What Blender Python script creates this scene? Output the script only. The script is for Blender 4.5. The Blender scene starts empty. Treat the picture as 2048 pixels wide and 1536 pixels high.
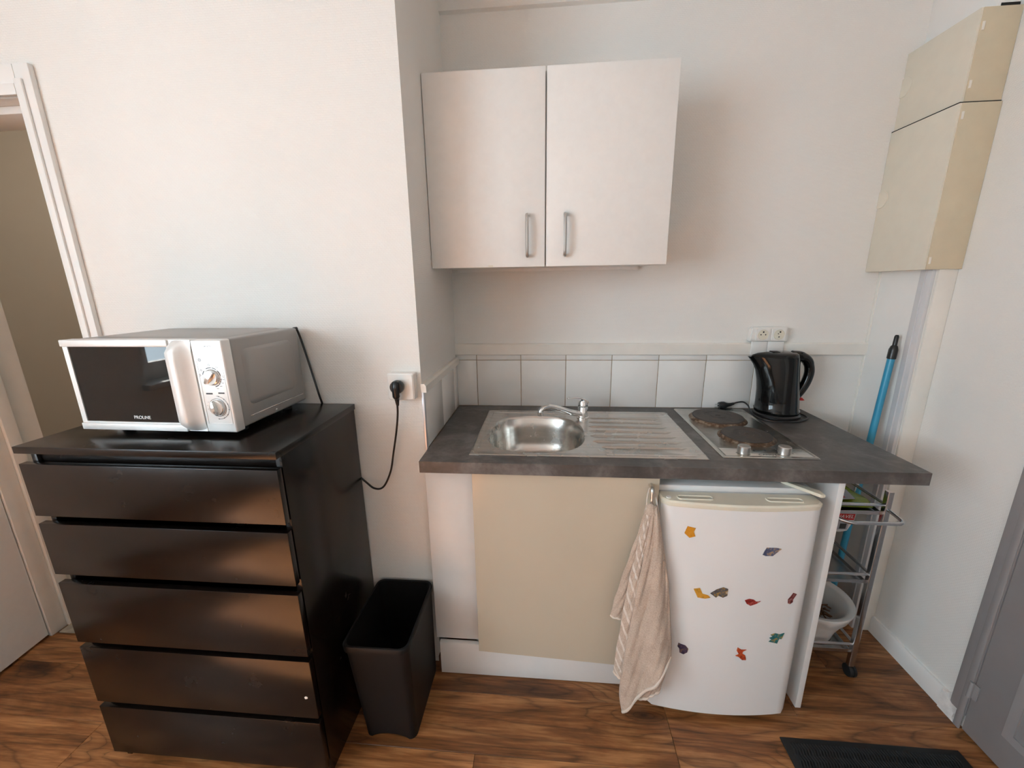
import bpy, bmesh, math, random
from mathutils import Vector, Matrix
random.seed(7)
PI = math.pi
S = bpy.context.scene
C = S.collection

# ------------------------------------------------------------------ camera
cam_d = bpy.data.cameras.new('camera')
cam = bpy.data.objects.new('camera', cam_d); C.objects.link(cam)
cam_d.sensor_fit = 'HORIZONTAL'; cam_d.sensor_width = 36.0
cam_d.lens = 799.67 * 36.0 / 2048.0
cam_d.clip_start = 0.02; cam_d.clip_end = 100
def cam_matrix(pos, yaw, pit, rol):
    y, p, r = map(math.radians, (yaw, pit, rol))
    fw = Vector((-math.sin(y)*math.cos(p), math.cos(y)*math.cos(p), -math.sin(p)))
    rt = Vector((math.cos(y), math.sin(y), 0)); up = rt.cross(fw)
    rt2 = math.cos(r)*rt + math.sin(r)*up; up2 = -math.sin(r)*rt + math.cos(r)*up
    m = Matrix.Identity(4)
    for i in range(3):
        m[i][0] = rt2[i]; m[i][1] = up2[i]; m[i][2] = -fw[i]; m[i][3] = pos[i]
    return m
cam.matrix_world = cam_matrix((0.4053, -1.7504, 1.4282), 5.0162, 13.7936, -0.835)
S.camera = cam

# ------------------------------------------------------------------ world, sun, exposure
W = bpy.data.worlds.new('sky'); S.world = W; W.use_nodes = True
bg = W.node_tree.nodes['Background']
bg.inputs['Color'].default_value = (0.79, 0.96, 1.075, 1); bg.inputs['Strength'].default_value = 9.9
sun_d = bpy.data.lights.new('sun', 'SUN'); sun_d.energy = 70.0; sun_d.angle = math.radians(0.6); sun_d.color = (1, 0.96, 0.90)
sun = bpy.data.objects.new('sun', sun_d); C.objects.link(sun)
sun.rotation_euler = Vector((1.0, 0.35, -1.1)).to_track_quat('-Z', 'Y').to_euler()
sun.location = (-4, -3, 4)
WX, WY0, WY1, WZ0, WZ1 = -1.95, -4.08, -1.93, 0.90, 2.42          # the window in the left wall
por_d = bpy.data.lights.new('window_portal', 'AREA'); por_d.shape = 'RECTANGLE'
por_d.size = WZ1-WZ0; por_d.size_y = WY1-WY0; por_d.cycles.is_portal = True
por = bpy.data.objects.new('window_portal', por_d); C.objects.link(por)
por.location = (WX-0.13, (WY0+WY1)/2, (WZ0+WZ1)/2); por.rotation_euler = (0, -PI/2, 0)
vs = S.view_settings
S.display_settings.display_device = 'sRGB'
vs.view_transform = 'Standard'; vs.look = 'None'; vs.gamma = 1.0; vs.use_curve_mapping = False
vs.exposure = 0.51
S.cycles.blur_glossy = 0.6; S.cycles.sample_clamp_indirect = 6.0; S.cycles.caustics_refractive = False; S.cycles.caustics_reflective = False
S.cycles.max_bounces = 8; S.cycles.diffuse_bounces = 6

# ------------------------------------------------------------------ materials
MATS = {}
class N:
    """small node helper"""
    def __init__(s, name):
        s.m = bpy.data.materials.new(name); s.m.use_nodes = True
        s.t = s.m.node_tree; s.b = s.t.nodes['Principled BSDF']
        MATS[name] = s.m
    def n(s, kind, **kw):
        x = s.t.nodes.new(kind)
        for k, v in kw.items():
            if k in x.inputs: x.inputs[k].default_value = v
            else: setattr(x, k, v)
        return x
    def l(s, a, b): s.t.links.new(a, b)
    def ramp(s, fac, stops):
        r = s.n('ShaderNodeValToRGB'); e = r.color_ramp.elements
        while len(e) < len(stops): e.new(0.5)
        for q, (p, c) in zip(e, stops): q.position = p; q.color = (*c, 1)
        s.l(fac, r.inputs['Fac']); return r.outputs['Color']
    def math(s, op, a, b=None):
        x = s.n('ShaderNodeMath', operation=op)
        for i, q in enumerate((a, b)):
            if q is None: continue
            if isinstance(q, (int, float)): x.inputs[i].default_value = q
            else: s.l(q, x.inputs[i])
        return x.outputs[0]
    def coords(s, scale=(1, 1, 1), kind='Object'):
        tc = s.n('ShaderNodeTexCoord'); mp = s.n('ShaderNodeMapping')
        mp.inputs['Scale'].default_value = scale; s.l(tc.outputs[kind], mp.inputs['Vector'])
        return mp.outputs['Vector']
    def noise(s, vec, scale, detail=4, rough=0.55, dist=0.0):
        x = s.n('ShaderNodeTexNoise', Scale=scale, Detail=detail, Roughness=rough, Distortion=dist)
        s.l(vec, x.inputs['Vector']); return x.outputs['Fac']
    def bump(s, h, strength=0.3, dist=0.001):
        x = s.n('ShaderNodeBump', Strength=strength, Distance=dist); s.l(h, x.inputs['Height'])
        s.l(x.outputs['Normal'], s.b.inputs['Normal'])
def plain(name, col, rough=0.5, metal=0.0, spec=0.5, coat=0.0, var=0.04, vs_=20, bump=0.0, bs=200):
    q = N(name); q.b.inputs['Roughness'].default_value = rough; q.b.inputs['Metallic'].default_value = metal
    q.b.inputs['Specular IOR Level'].default_value = spec; q.b.inputs['Coat Weight'].default_value = coat
    f = q.noise(q.coords(), vs_)
    q.l(q.ramp(f, [(0.25, tuple(c*(1-var) for c in col)), (0.75, tuple(min(1, c*(1+var)) for c in col))]), q.b.inputs['Base Color'])
    if bump: q.bump(q.noise(q.coords(), bs, 2), bump, 0.0006)
    return q.m
def wallpaper(name, col):
    q = N(name); q.b.inputs['Roughness'].default_value = 0.75; q.b.inputs['Specular IOR Level'].default_value = 0.2
    tc = q.n('ShaderNodeTexCoord'); sp = q.n('ShaderNodeSeparateXYZ'); q.l(tc.outputs['Object'], sp.inputs[0])
    u = q.math('ADD', sp.outputs[0], sp.outputs[1]); cb = q.n('ShaderNodeCombineXYZ')
    q.l(u, cb.inputs[0]); q.l(sp.outputs[2], cb.inputs[1])
    br = q.n('ShaderNodeTexBrick', Scale=1.0); br.inputs['Mortar Size'].default_value = 0.0016; br.inputs['Mortar Smooth'].default_value = 1.0
    br.inputs['Brick Width'].default_value = 0.0105; br.inputs['Row Height'].default_value = 0.0058
    q.l(cb.outputs[0], br.inputs['Vector'])
    inv = q.math('SUBTRACT', 1.0, br.outputs['Fac'])
    h = q.math('ADD', q.math('MULTIPLY', inv, 0.6), q.math('MULTIPLY', q.noise(tc.outputs['Object'], 160, 3), 0.9))
    q.bump(h, 0.5, 0.0011)
    f = q.noise(tc.outputs['Object'], 2.2, 5)
    q.l(q.ramp(f, [(0.3, tuple(c*0.965 for c in col)), (0.7, col)]), q.b.inputs['Base Color'])
    return q.m
wallpaper('wallpaper', (0.80, 0.785, 0.75))
plain('paint_white', (0.80, 0.79, 0.765), 0.45, var=0.03, vs_=6, bump=0.08, bs=60)
plain('paint_trim', (0.78, 0.75, 0.69), 0.4, var=0.05, vs_=9)
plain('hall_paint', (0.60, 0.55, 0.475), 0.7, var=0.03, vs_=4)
plain('ceiling_paint', (0.82, 0.81, 0.79), 0.8)
plain('grey_paint', (0.30, 0.285, 0.285), 0.4, var=0.04, vs_=12)
plain('laminate_white', (0.80, 0.785, 0.755), 0.38, var=0.02, vs_=40)
plain('laminate_panel', (0.76, 0.755, 0.74), 0.4, var=0.02)
plain('edge_white', (0.82, 0.80, 0.77), 0.45)
plain('beige_gloss', (0.52, 0.46, 0.36), 0.20, var=0.03, vs_=3, coat=0.3)
plain('beige_plastic', (0.70, 0.655, 0.55), 0.45, var=0.03)
plain('yellowed_plastic', (0.62, 0.54, 0.39), 0.45, var=0.04)
plain('clip_plastic', (0.80, 0.76, 0.68), 0.4)
plain('cream_plastic', (0.72, 0.68, 0.56), 0.35)
plain('fridge_white', (0.78, 0.78, 0.775), 0.22, var=0.015, vs_=5)
plain('fridge_body', (0.62, 0.62, 0.61), 0.35)
plain('white_plastic', (0.80, 0.785, 0.75), 0.3)
plain('tile_white', (0.80, 0.785, 0.755), 0.10, var=0.03, vs_=7)
plain('grout', (0.42, 0.32, 0.22), 0.9, var=0.3, vs_=30)
plain('strip_metal', (0.75, 0.76, 0.80), 0.3, metal=0.5)
plain('black_plastic', (0.012, 0.011, 0.011), 0.32, var=0.1)
plain('black_matte', (0.007, 0.006, 0.006), 0.5, spec=0.25, bump=0.15, bs=500)
plain('black_gloss', (0.003, 0.003, 0.003), 0.09, spec=0.4)
plain('rubber', (0.008, 0.008, 0.008), 0.6)
plain('chrome', (0.82, 0.82, 0.82), 0.07, metal=1.0)
plain('trolley_metal', (0.60, 0.60, 0.61), 0.22, metal=1.0, var=0.08, vs_=40)
plain('handle_metal', (0.60, 0.59, 0.57), 0.3, metal=1.0)
plain('micro_silver', (0.78, 0.77, 0.75), 0.36, metal=0.3, var=0.02, vs_=60)
plain('micro_body', (0.33, 0.32, 0.305), 0.40, metal=0.2, var=0.02)
plain('knob_silver', (0.72, 0.71, 0.69), 0.2, metal=0.85)
plain('print_dark', (0.03, 0.03, 0.03), 0.5)
plain('print_white', (0.85, 0.85, 0.85), 0.5)
plain('red_plastic', (0.55, 0.02, 0.015), 0.35)
plain('blue_pole', (0.04, 0.30, 0.48), 0.3, var=0.04)
plain('wood_edge', (0.10, 0.045, 0.02), 0.6, var=0.3, vs_=30)
plain('stone', (0.36, 0.32, 0.26), 0.7, var=0.35, vs_=25)
plain('tile_brown', (0.20, 0.155, 0.12), 0.6, var=0.2)
plain('bleach_white', (0.75, 0.75, 0.75), 0.35)
plain('label_red', (0.50, 0.012, 0.012), 0.4)
plain('label_grey', (0.45, 0.45, 0.50), 0.4)
plain('bag_white', (0.75, 0.75, 0.76), 0.5)
plain('basin_white', (0.74, 0.73, 0.71), 0.35)
plain('root_brown', (0.20, 0.10, 0.055), 0.8, var=0.4, vs_=60)
plain('plaster', (0.78, 0.76, 0.73), 0.9, var=0.15, vs_=40, bump=0.9, bs=60)
plain('window_frame_paint', (0.70, 0.69, 0.67), 0.35)
plain('gap_shade', (0.01, 0.009, 0.008), 0.9)  # near-black that puts the shade of narrow gaps into colour
plain('duct_grey', (0.62, 0.62, 0.63), 0.45, var=0.02)

def steel():
    q = N('steel'); q.b.inputs['Metallic'].default_value = 1.0
    f = q.noise(q.coords((2, 90, 90)), 1.0, 2)
    q.l(q.ramp(f, [(0.3, (0.54, 0.515, 0.48)), (0.7, (0.66, 0.635, 0.60))]), q.b.inputs['Base Color'])
    g = q.noise(q.coords(), 14, 4)
    q.l(q.ramp(g, [(0.3, (0.20,)*3), (0.7, (0.30,)*3)]), q.b.inputs['Roughness'])
steel()
def hob_steel():
    q = N('hob_steel'); q.b.inputs['Metallic'].default_value = 1.0
    f = q.noise(q.coords(), 9, 6)
    q.l(q.ramp(f, [(0.35, (0.50, 0.48, 0.44)), (0.7, (0.64, 0.62, 0.58))]), q.b.inputs['Base Color'])
    q.l(q.ramp(q.noise(q.coords(), 30, 4), [(0.3, (0.20,)*3), (0.7, (0.28,)*3)]), q.b.inputs['Roughness'])
hob_steel()
def rust():
    q = N('rusty_ring'); q.b.inputs['Roughness'].default_value = 0.55; q.b.inputs['Metallic'].default_value = 0.4
    f = q.noise(q.coords(), 55, 5)
    q.l(q.ramp(f, [(0.36, (0.06, 0.030, 0.016)), (0.5, (0.13, 0.072, 0.038)), (0.66, (0.30, 0.23, 0.17))]), q.b.inputs['Base Color'])
rust()
def iron():
    q = N('cast_iron'); q.b.inputs['Roughness'].default_value = 0.55
    f = q.noise(q.coords(), 30, 5)
    q.l(q.ramp(f, [(0.3, (0.030, 0.025, 0.022)), (0.55, (0.055, 0.046, 0.040)), (0.75, (0.085, 0.055, 0.035))]), q.b.inputs['Base Color'])
    q.bump(f, 0.2, 0.001)
iron()
def counter():
    q = N('counter_slate'); q.b.inputs['Roughness'].default_value = 0.42
    v = q.coords()
    a = q.noise(v, 7, 7, 0.6, 0.5); b = q.noise(v, 60, 4)
    f = q.math('ADD', q.math('MULTIPLY', a, 0.8), q.math('MULTIPLY', b, 0.2))
    q.l(q.ramp(f, [(0.36, (0.050, 0.044, 0.041)), (0.5, (0.085, 0.076, 0.071)), (0.64, (0.165, 0.152, 0.144))]), q.b.inputs['Base Color'])
    q.bump(b, 0.12, 0.0005)
counter()
def blackbrown():
    q = N('black_brown'); q.b.inputs['Roughness'].default_value = 0.36; q.b.inputs['Specular IOR Level'].default_value = 0.36
    f = q.noise(q.coords((4, 60, 160)), 1.0, 4)
    q.l(q.ramp(f, [(0.3, (0.0030, 0.0017, 0.0012)), (0.7, (0.0075, 0.0045, 0.0032))]), q.b.inputs['Base Color'])
    g = q.noise(q.coords(), 12, 4)
    q.l(q.ramp(g, [(0.3, (0.22,)*3), (0.72, (0.28,)*3)]), q.b.inputs['Roughness'])
blackbrown()
def planks():
    q = N('oak_plank'); v = q.coords()
    oi = q.n('ShaderNodeObjectInfo'); r = oi.outputs['Random']
    sc = q.n('ShaderNodeVectorMath', operation='SCALE'); sc.inputs[0].default_value = (31.0, 17.0, 7.0); q.l(r, sc.inputs['Scale'])
    ad = q.n('ShaderNodeVectorMath', operation='ADD'); q.l(v, ad.inputs[0]); q.l(sc.outputs[0], ad.inputs[1]); p = ad.outputs[0]
    def st(s_):
        m = q.n('ShaderNodeMapping'); m.inputs['Scale'].default_value = s_; q.l(p, m.inputs['Vector']); return m.outputs['Vector']
    # knots: elongated cells, only some of them, bend the grain around a dark eye
    vo = q.n('ShaderNodeTexVoronoi', Scale=1.0, feature='F1'); vo.voronoi_dimensions = '2D'; q.l(st((1.5, 4.2, 1)), vo.inputs['Vector'])
    sp = q.n('ShaderNodeSeparateColor'); q.l(vo.outputs['Color'], sp.inputs[0])
    has = q.math('GREATER_THAN', sp.outputs[0], 0.42)
    kd = q.math('ADD', vo.outputs['Distance'], q.math('MULTIPLY', q.math('SUBTRACT', 1.0, has), 1.0))
    kn = q.ramp(kd, [(0.0, (1, 1, 1)), (0.12, (0.45,)*3), (0.36, (0, 0, 0))])
    big = q.noise(st((0.75, 6.5, 1)), 1.0, 2, 0.45, 0.35)
    fine = q.noise(st((3.0, 30, 1)), 1.0, 3, 0.6)
    ph = q.math('ADD', q.math('ADD', q.math('MULTIPLY', big, 15.0), q.math('MULTIPLY', kn, 5.0)), q.math('MULTIPLY', fine, 0.55))
    ring = q.math('FRACT', ph)
    line = q.ramp(ring, [(0.0, (0.22,)*3), (0.07, (0.70,)*3), (0.22, (0.95,)*3), (0.6, (1,)*3), (0.93, (0.66,)*3), (1.0, (0.22,)*3)])
    fib = q.noise(st((6, 120, 1)), 1.0, 4, 0.65)
    tone = q.noise(st((1.2, 6, 1)), 1.5, 5, 0.62, 1.0)
    t = q.math('ADD', q.math('MULTIPLY', tone, 0.75), q.math('MULTIPLY', fib, 0.42))
    col = q.ramp(t, [(0.42, (0.090, 0.032, 0.010)), (0.57, (0.24, 0.092, 0.029)), (0.74, (0.48, 0.225, 0.086))])
    mx = q.n('ShaderNodeMix', data_type='RGBA', blend_type='MULTIPLY'); mx.inputs['Factor'].default_value = 0.68
    q.l(col, mx.inputs['A']); q.l(line, mx.inputs['B'])
    dk = q.ramp(q.math('ADD', kd, q.math('MULTIPLY', fine, 0.10)), [(0.05, (0.10, 0.08, 0.07)), (0.11, (0.42, 0.36, 0.32)), (0.20, (1, 1, 1))])
    m2 = q.n('ShaderNodeMix', data_type='RGBA', blend_type='MULTIPLY'); m2.inputs['Factor'].default_value = 0.9
    q.l(mx.outputs['Result'], m2.inputs['A']); q.l(dk, m2.inputs['B'])
    hv = q.n('ShaderNodeHueSaturation'); q.l(m2.outputs['Result'], hv.inputs['Color'])
    q.l(q.math('ADD', q.math('MULTIPLY', r, 0.35), 0.85), hv.inputs['Value'])
    q.l(hv.outputs['Color'], q.b.inputs['Base Color'])
    q.b.inputs['Roughness'].default_value = 0.42
    q.bump(q.math('ADD', fib, line), 0.12, 0.0006)
planks()
def terry(name, stripes):
    q = N(name); q.b.inputs['Roughness'].default_value = 0.95; q.b.inputs['Specular IOR Level'].default_value = 0.1
    q.b.inputs['Sheen Weight'].default_value = 0.3
    v = q.coords(); f = q.noise(v, 260, 3, 0.7); g = q.noise(v, 18, 4)
    s_ = q.math('ADD', q.math('MULTIPLY', f, 0.6), q.math('MULTIPLY', g, 0.4))
    col = q.ramp(s_, [(0.35, (0.40, 0.30, 0.235)), (0.65, (0.60, 0.49, 0.40))])
    if stripes:
        tc = q.n('ShaderNodeTexCoord'); sp = q.n('ShaderNodeSeparateXYZ'); q.l(tc.outputs['UV'], sp.inputs[0])
        fr = q.math('FRACT', q.math('ADD', q.math('MULTIPLY', sp.outputs[1], 13.0), q.math('MULTIPLY', sp.outputs[0], -2.2)))
        band = q.ramp(fr, [(0.0, (1,)*3), (0.20, (1,)*3), (0.27, (0,)*3), (0.93, (0,)*3), (1.0, (1,)*3)])
        mx = q.n('ShaderNodeMix', data_type='RGBA'); q.l(band, mx.inputs['Factor']); q.l(col, mx.inputs['A'])
        mx.inputs['B'].default_value = (0.68, 0.60, 0.53, 1); col = mx.outputs['Result']
    q.l(col, q.b.inputs['Base Color']); q.bump(f, 0.8, 0.002)
terry('terry', False); terry('terry_striped', True); plain('towel_hem', (0.64, 0.55, 0.47), 0.9, bump=0.6, bs=300)
def door_glass():
    q = N('oven_glass'); q.b.inputs['Base Color'].default_value = (0.008, 0.008, 0.008, 1); q.b.inputs['Roughness'].default_value = 0.02
    q.b.inputs['Specular IOR Level'].default_value = 0.5; q.b.inputs['IOR'].default_value = 1.42
    f = q.noise(q.coords(), 900, 1)
    q.l(q.ramp(f, [(0.3, (0.006,)*3), (0.7, (0.012,)*3)]), q.b.inputs['Base Color'])
door_glass()
def pane():
    q = N('pane_glass'); t = q.t
    gl = q.n('ShaderNodeBsdfGlossy', Roughness=0.02); tr = q.n('ShaderNodeBsdfTransparent'); mx = q.n('ShaderNodeMixShader')
    mx.inputs[0].default_value = 0.08; q.l(tr.outputs[0], mx.inputs[1]); q.l(gl.outputs[0], mx.inputs[2])
    q.l(mx.outputs[0], t.nodes['Material Output'].inputs['Surface'])
pane()
def mag_mat(name, stops, scale):
    q = N(name); q.b.inputs['Roughness'].default_value = 0.3
    q.l(q.ramp(q.noise(q.coords(), scale*1.3, 5, 0.6), stops), q.b.inputs['Base Color'])
def packet():
    q = N('green_packet'); q.b.inputs['Roughness'].default_value = 0.25
    q.l(q.ramp(q.noise(q.coords((1, 3, 3)), 8, 3), [(0.3, (0.10, 0.14, 0.01)), (0.6, (0.24, 0.30, 0.02)), (0.75, (0.40, 0.45, 0.16))]), q.b.inputs['Base Color'])
packet()
def mat_rib():
    q = N('mat_ribbed'); q.b.inputs['Roughness'].default_value = 0.85
    v = q.coords(); q.l(q.ramp(q.noise(v, 90, 3), [(0.3, (0.006,)*3), (0.7, (0.016,)*3)]), q.b.inputs['Base Color'])
    q.bump(q.noise(v, 300, 2), 0.5, 0.001)
mat_rib()

# ------------------------------------------------------------------ mesh helpers (world coordinates)
def box(bm, x0, x1, y0, y1, z0, z1, bev=0.0, seg=2):
    r = bmesh.ops.create_cube(bm, size=1.0)
    vs_ = r['verts']
    for v in vs_:
        v.co = Vector(((x0+x1)/2+v.co.x*(x1-x0), (y0+y1)/2+v.co.y*(y1-y0), (z0+z1)/2+v.co.z*(z1-z0)))
    if bev > 0:
        e = list({e for v in vs_ for e in v.link_edges})
        bmesh.ops.bevel(bm, geom=e, offset=bev, segments=seg, affect='EDGES', profile=0.5)
    return bm
def loft(bm, rings, closed=True, cap0=True, cap1=True):
    L = [[bm.verts.new(p) for p in r] for r in rings]
    n = len(L[0])
    for a, b in zip(L, L[1:]):
        for i in range(n if closed else n-1):
            j = (i+1) % n
            try: bm.faces.new((a[i], a[j], b[j], b[i]))
            except ValueError: pass
    if cap0: bm.faces.new(list(reversed(L[0])))
    if cap1: bm.faces.new(L[-1])
    return L
def tube(bm, pts, r, n=10, caps=True, flat=1.0):
    pts = [Vector(p) for p in pts]; rings = []; up = None
    for i, p in enumerate(pts):
        d = (pts[min(i+1, len(pts)-1)]-pts[max(i-1, 0)]).normalized()
        if up is None: up = Vector((0, 0, 1)) if abs(d.z) < 0.9 else Vector((1, 0, 0))
        a = d.cross(up)
        a = a.normalized() if a.length > 1e-5 else Vector((1, 0, 0)); b = a.cross(d).normalized(); up = b
        rr = r[i] if isinstance(r, (list, tuple)) else r
        rings.append([p+a*(rr*math.cos(2*PI*k/n))+b*(rr*flat*math.sin(2*PI*k/n)) for k in range(n)])
    loft(bm, rings, True, caps, caps)
def smooth_path(pts, sub=6):
    pts = [Vector(p) for p in pts]; out = []
    for i in range(len(pts)-1):
        p0 = pts[max(i-1, 0)]; p1 = pts[i]; p2 = pts[i+1]; p3 = pts[min(i+2, len(pts)-1)]
        for k in range(sub):
            t = k/sub
            out.append(0.5*((2*p1)+(p2-p0)*t+(2*p0-5*p1+4*p2-p3)*t*t+(3*p1-p0-3*p2+p3)*t**3))
    out.append(pts[-1]); return out
def cyl(bm, c, r, h, n=32, axis='z', r2=None, bev=0.0):
    r2 = r if r2 is None else r2
    prof = [(0, r)] if not bev else [(0, r)]
    if bev: prof += [(h-bev, r2), (h-bev*0.3, r2-bev*0.3), (h, r2-bev)]
    else: prof += [(h, r2)]
    lathe(bm, c, prof, n, axis, True, True)
def lathe(bm, c, prof, n=32, axis='z', cap0=True, cap1=True):
    c = Vector(c); rings = []
    for h, r in prof:
        ring = []
        for k in range(n):
            a = 2*PI*k/n; u, w = r*math.cos(a), r*math.sin(a)
            if axis == 'z': ring.append(c+Vector((u, w, h)))
            elif axis == 'y': ring.append(c+Vector((u, h, -w)))      # h along +y
            else: ring.append(c+Vector((h, u, w)))
        rings.append(ring)
    loft(bm, rings, True, cap0, cap1)
def prism(bm, poly, plane, a0, a1):
    """poly of 2D points in plane 'xy','xz','yz', pushed from a0 to a1 along the other axis"""
    def P(u, v, a): return {'xy': (u, v, a), 'xz': (u, a, v), 'yz': (a, u, v)}[plane]
    loft(bm, [[Vector(P(u, v, a0)) for u, v in poly], [Vector(P(u, v, a1)) for u, v in poly]])
def rrect(cx, cy, hx, hy, r, n=6):
    out = []
    for sx, sy, a0 in ((1, 1, 0), (-1, 1, PI/2), (-1, -1, PI), (1, -1, 1.5*PI)):
        for k in range(n+1):
            a = a0+PI/2*k/n
            out.append((cx+sx*(hx-r)+r*math.cos(a), cy+sy*(hy-r)+r*math.sin(a)))
    return out
def frame_prism(bm, X, Y, z0, z1, plane='xy'):
    """slab with a rectangular hole: X = (x0, h0, h1, x1), Y the same"""
    def P(u, v, a): return {'xy': (u, v, a), 'xz': (u, a, v), 'yz': (a, u, v)}[plane]
    g = [[[bm.verts.new(P(X[i], Y[j], a)) for j in range(4)] for i in range(4)] for a in (z0, z1)]
    for k in (0, 1):
        for i in range(3):
            for j in range(3):
                if (i, j) == (1, 1): continue
                bm.faces.new((g[k][i][j], g[k][i+1][j], g[k][i+1][j+1], g[k][i][j+1]))
    a, b = g
    for i in range(3):
        for j in (0, 3):
            bm.faces.new((a[i][j], a[i+1][j], b[i+1][j], b[i][j])); bm.faces.new((a[j][i], a[j][i+1], b[j][i+1], b[j][i]))
    for j in (1, 2):
        bm.faces.new((a[1][j], a[2][j], b[2][j], b[1][j])); bm.faces.new((a[j][1], a[j][2], b[j][2], b[j][1]))
def root_loc(o):
    while o.parent: o = o.parent
    return o.location
def obj(name, bm, mat, parent=None, origin=None, smooth=35, local=False):
    """link a bmesh as ONE mesh object; vertices come in world coordinates unless local"""
    bmesh.ops.recalc_face_normals(bm, faces=bm.faces[:])
    me = bpy.data.meshes.new(name)
    off = Vector((0, 0, 0))
    if parent is not None:
        if not local: off = root_loc(parent).copy()
    elif origin is not None: off = Vector(origin)
    for v in bm.verts: v.co -= off
    bm.to_mesh(me); bm.free()
    me.materials.append(MATS[mat])
    if smooth:
        for p in me.polygons: p.use_smooth = True
        me.set_sharp_from_angle(angle=math.radians(smooth))
    o = bpy.data.objects.new(name, me); C.objects.link(o)
    if parent is not None: o.parent = parent
    elif origin is not None: o.location = off
    return o
def B(): return bmesh.new()
def bx(name, mat, parent, *a, bev=0.0, seg=2, local=False, origin=None):
    bm = B(); box(bm, *a, bev=bev, seg=seg); return obj(name, bm, mat, parent, local=local, origin=origin)
def tag(o, label, cat, group=None, kind=None):
    o['label'] = label; o['category'] = cat
    if group: o['group'] = group
    if kind: o['kind'] = kind
    return o
def thing(name, label, cat, loc, rz=0.0, group=None):
    o = bpy.data.objects.new(name, None); C.objects.link(o); o.location = loc; o.rotation_euler = (0, 0, rz)
    o.empty_display_size = 0.05
    return tag(o, label, cat, group)
def struct(name, bm, mat, label, cat, origin=None):
    return tag(obj(name, bm, mat, origin=origin), label, cat, kind='structure')
def text(name, s, size, mat, parent, m, ext=0.0004, local=True, shear=0.0, space=1.0):
    """lettering from the built-in font, m = placing matrix (text runs along +x, up +y, facing +z)"""
    cu = bpy.data.curves.new(name, 'FONT'); cu.body = s; cu.size = size; cu.extrude = ext; cu.align_x = 'CENTER'; cu.align_y = 'CENTER'
    cu.shear = shear; cu.space_character = space; cu.resolution_u = 4
    t = bpy.data.objects.new(name, cu); C.objects.link(t)
    me = bpy.data.meshes.new_from_object(t, depsgraph=bpy.context.evaluated_depsgraph_get())
    bpy.data.objects.remove(t); bpy.data.curves.remove(cu)
    me.materials.clear(); me.materials.append(MATS[mat])
    if parent is not None and not local: m = Matrix.Translation(-root_loc(parent)) @ m
    me.transform(m); me.name = name
    o = bpy.data.objects.new(name, me); C.objects.link(o)
    if parent is not None: o.parent = parent
    return o
def facing(loc, right, up):
    r = Vector(right).normalized(); u = Vector(up).normalized(); f = r.cross(u)
    m = Matrix.Identity(4)
    for i in range(3): m[i][0], m[i][1], m[i][2], m[i][3] = r[i], u[i], f[i], loc[i]
    return m

# ================================================================== THE SETTING
XR = 1.775; D1 = 0.513; ZC = 2.62; YR = -4.2
bm = B(); box(bm, -2.6, 1.95, YR-0.1, 1.7, -0.08, -0.004)
floor = struct('floor', bm, 'wood_edge', 'brown wood-look plank floor running across the kitchen corner', 'floor')
pw, pl = 0.1925, 1.285
k0 = -0.435
def plank_mesh(lx):
    bm = B(); box(bm, 0, lx, 0, pw-0.0009, -0.010, 0.0, bev=0.0009, seg=1)
    me = bpy.data.meshes.new('plank'); bm.to_mesh(me); bm.free(); me.materials.append(MATS['oak_plank']); return me
pm = plank_mesh(pl-0.0009)
offs = [0.0, 0.42, 0.86, 0.21, 0.63, 1.07]
for i in range(-18, 11):
    y = k0+pw*i
    off = 0.19 if i == -3 else 0.19+offs[i % 6]
    x = off-pl*4
    while x < 1.86:
        if x+pl > -2.5:
            xa, xb = max(x, -2.5), min(x+pl, 1.86)
            full = xa == x and xb == x+pl
            o = bpy.data.objects.new('plank', pm if full else plank_mesh(xb-xa-0.0009)); C.objects.link(o)
            o.parent = floor; o.location = (xa, y, 0)
        x += pl

bm = B(); box(bm, 0.0, 1.95, 0.0, 0.12, 0, ZC)
wall_back = struct('wall_back', bm, 'wallpaper', 'back wall of the kitchen niche behind the sink', 'wall')
bm = B(); box(bm, -1.155, 0.0, -D1, 0.12, 0, ZC)
wall_left_front = struct('wall_projecting', bm, 'wallpaper', 'projecting white textured wall behind the chest of drawers', 'wall')
bm = B(); box(bm, -1.70, -1.155, -D1, -0.345, 1.995, ZC)
struct('wall_over_door', bm, 'wallpaper', 'white wall piece above the open doorway', 'wall')
bm = B(); box(bm, -2.5, -1.712, -D1, -0.335, 0, ZC)
struct('wall_door_side', bm, 'paint_trim', 'wall beside the hinge of the open white door', 'wall')
bm = B(); box(bm, XR, 1.95, YR, 0.12, 0, ZC)
struct('wall_right', bm, 'wallpaper', 'white textured wall to the right of the kitchenette', 'wall')
bm = B(); box(bm, -2.1, 1.95, YR-0.12, YR, 0, ZC)
struct('wall_rear', bm, 'wallpaper', 'white wall behind the viewer', 'wall')
bm = B(); frame_prism(bm, (YR, WY0, WY1, -D1), (0, WZ0, WZ1, ZC), WX-0.24, WX, 'yz')
struct('wall_left', bm, 'wallpaper', 'left room wall with the window opening', 'wall')
bm = B(); box(bm, -2.6, 1.95, YR-0.12, 1.7, ZC, ZC+0.1)
struct('ceiling', bm, 'ceiling_paint', 'white ceiling of the room', 'ceiling')
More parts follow.
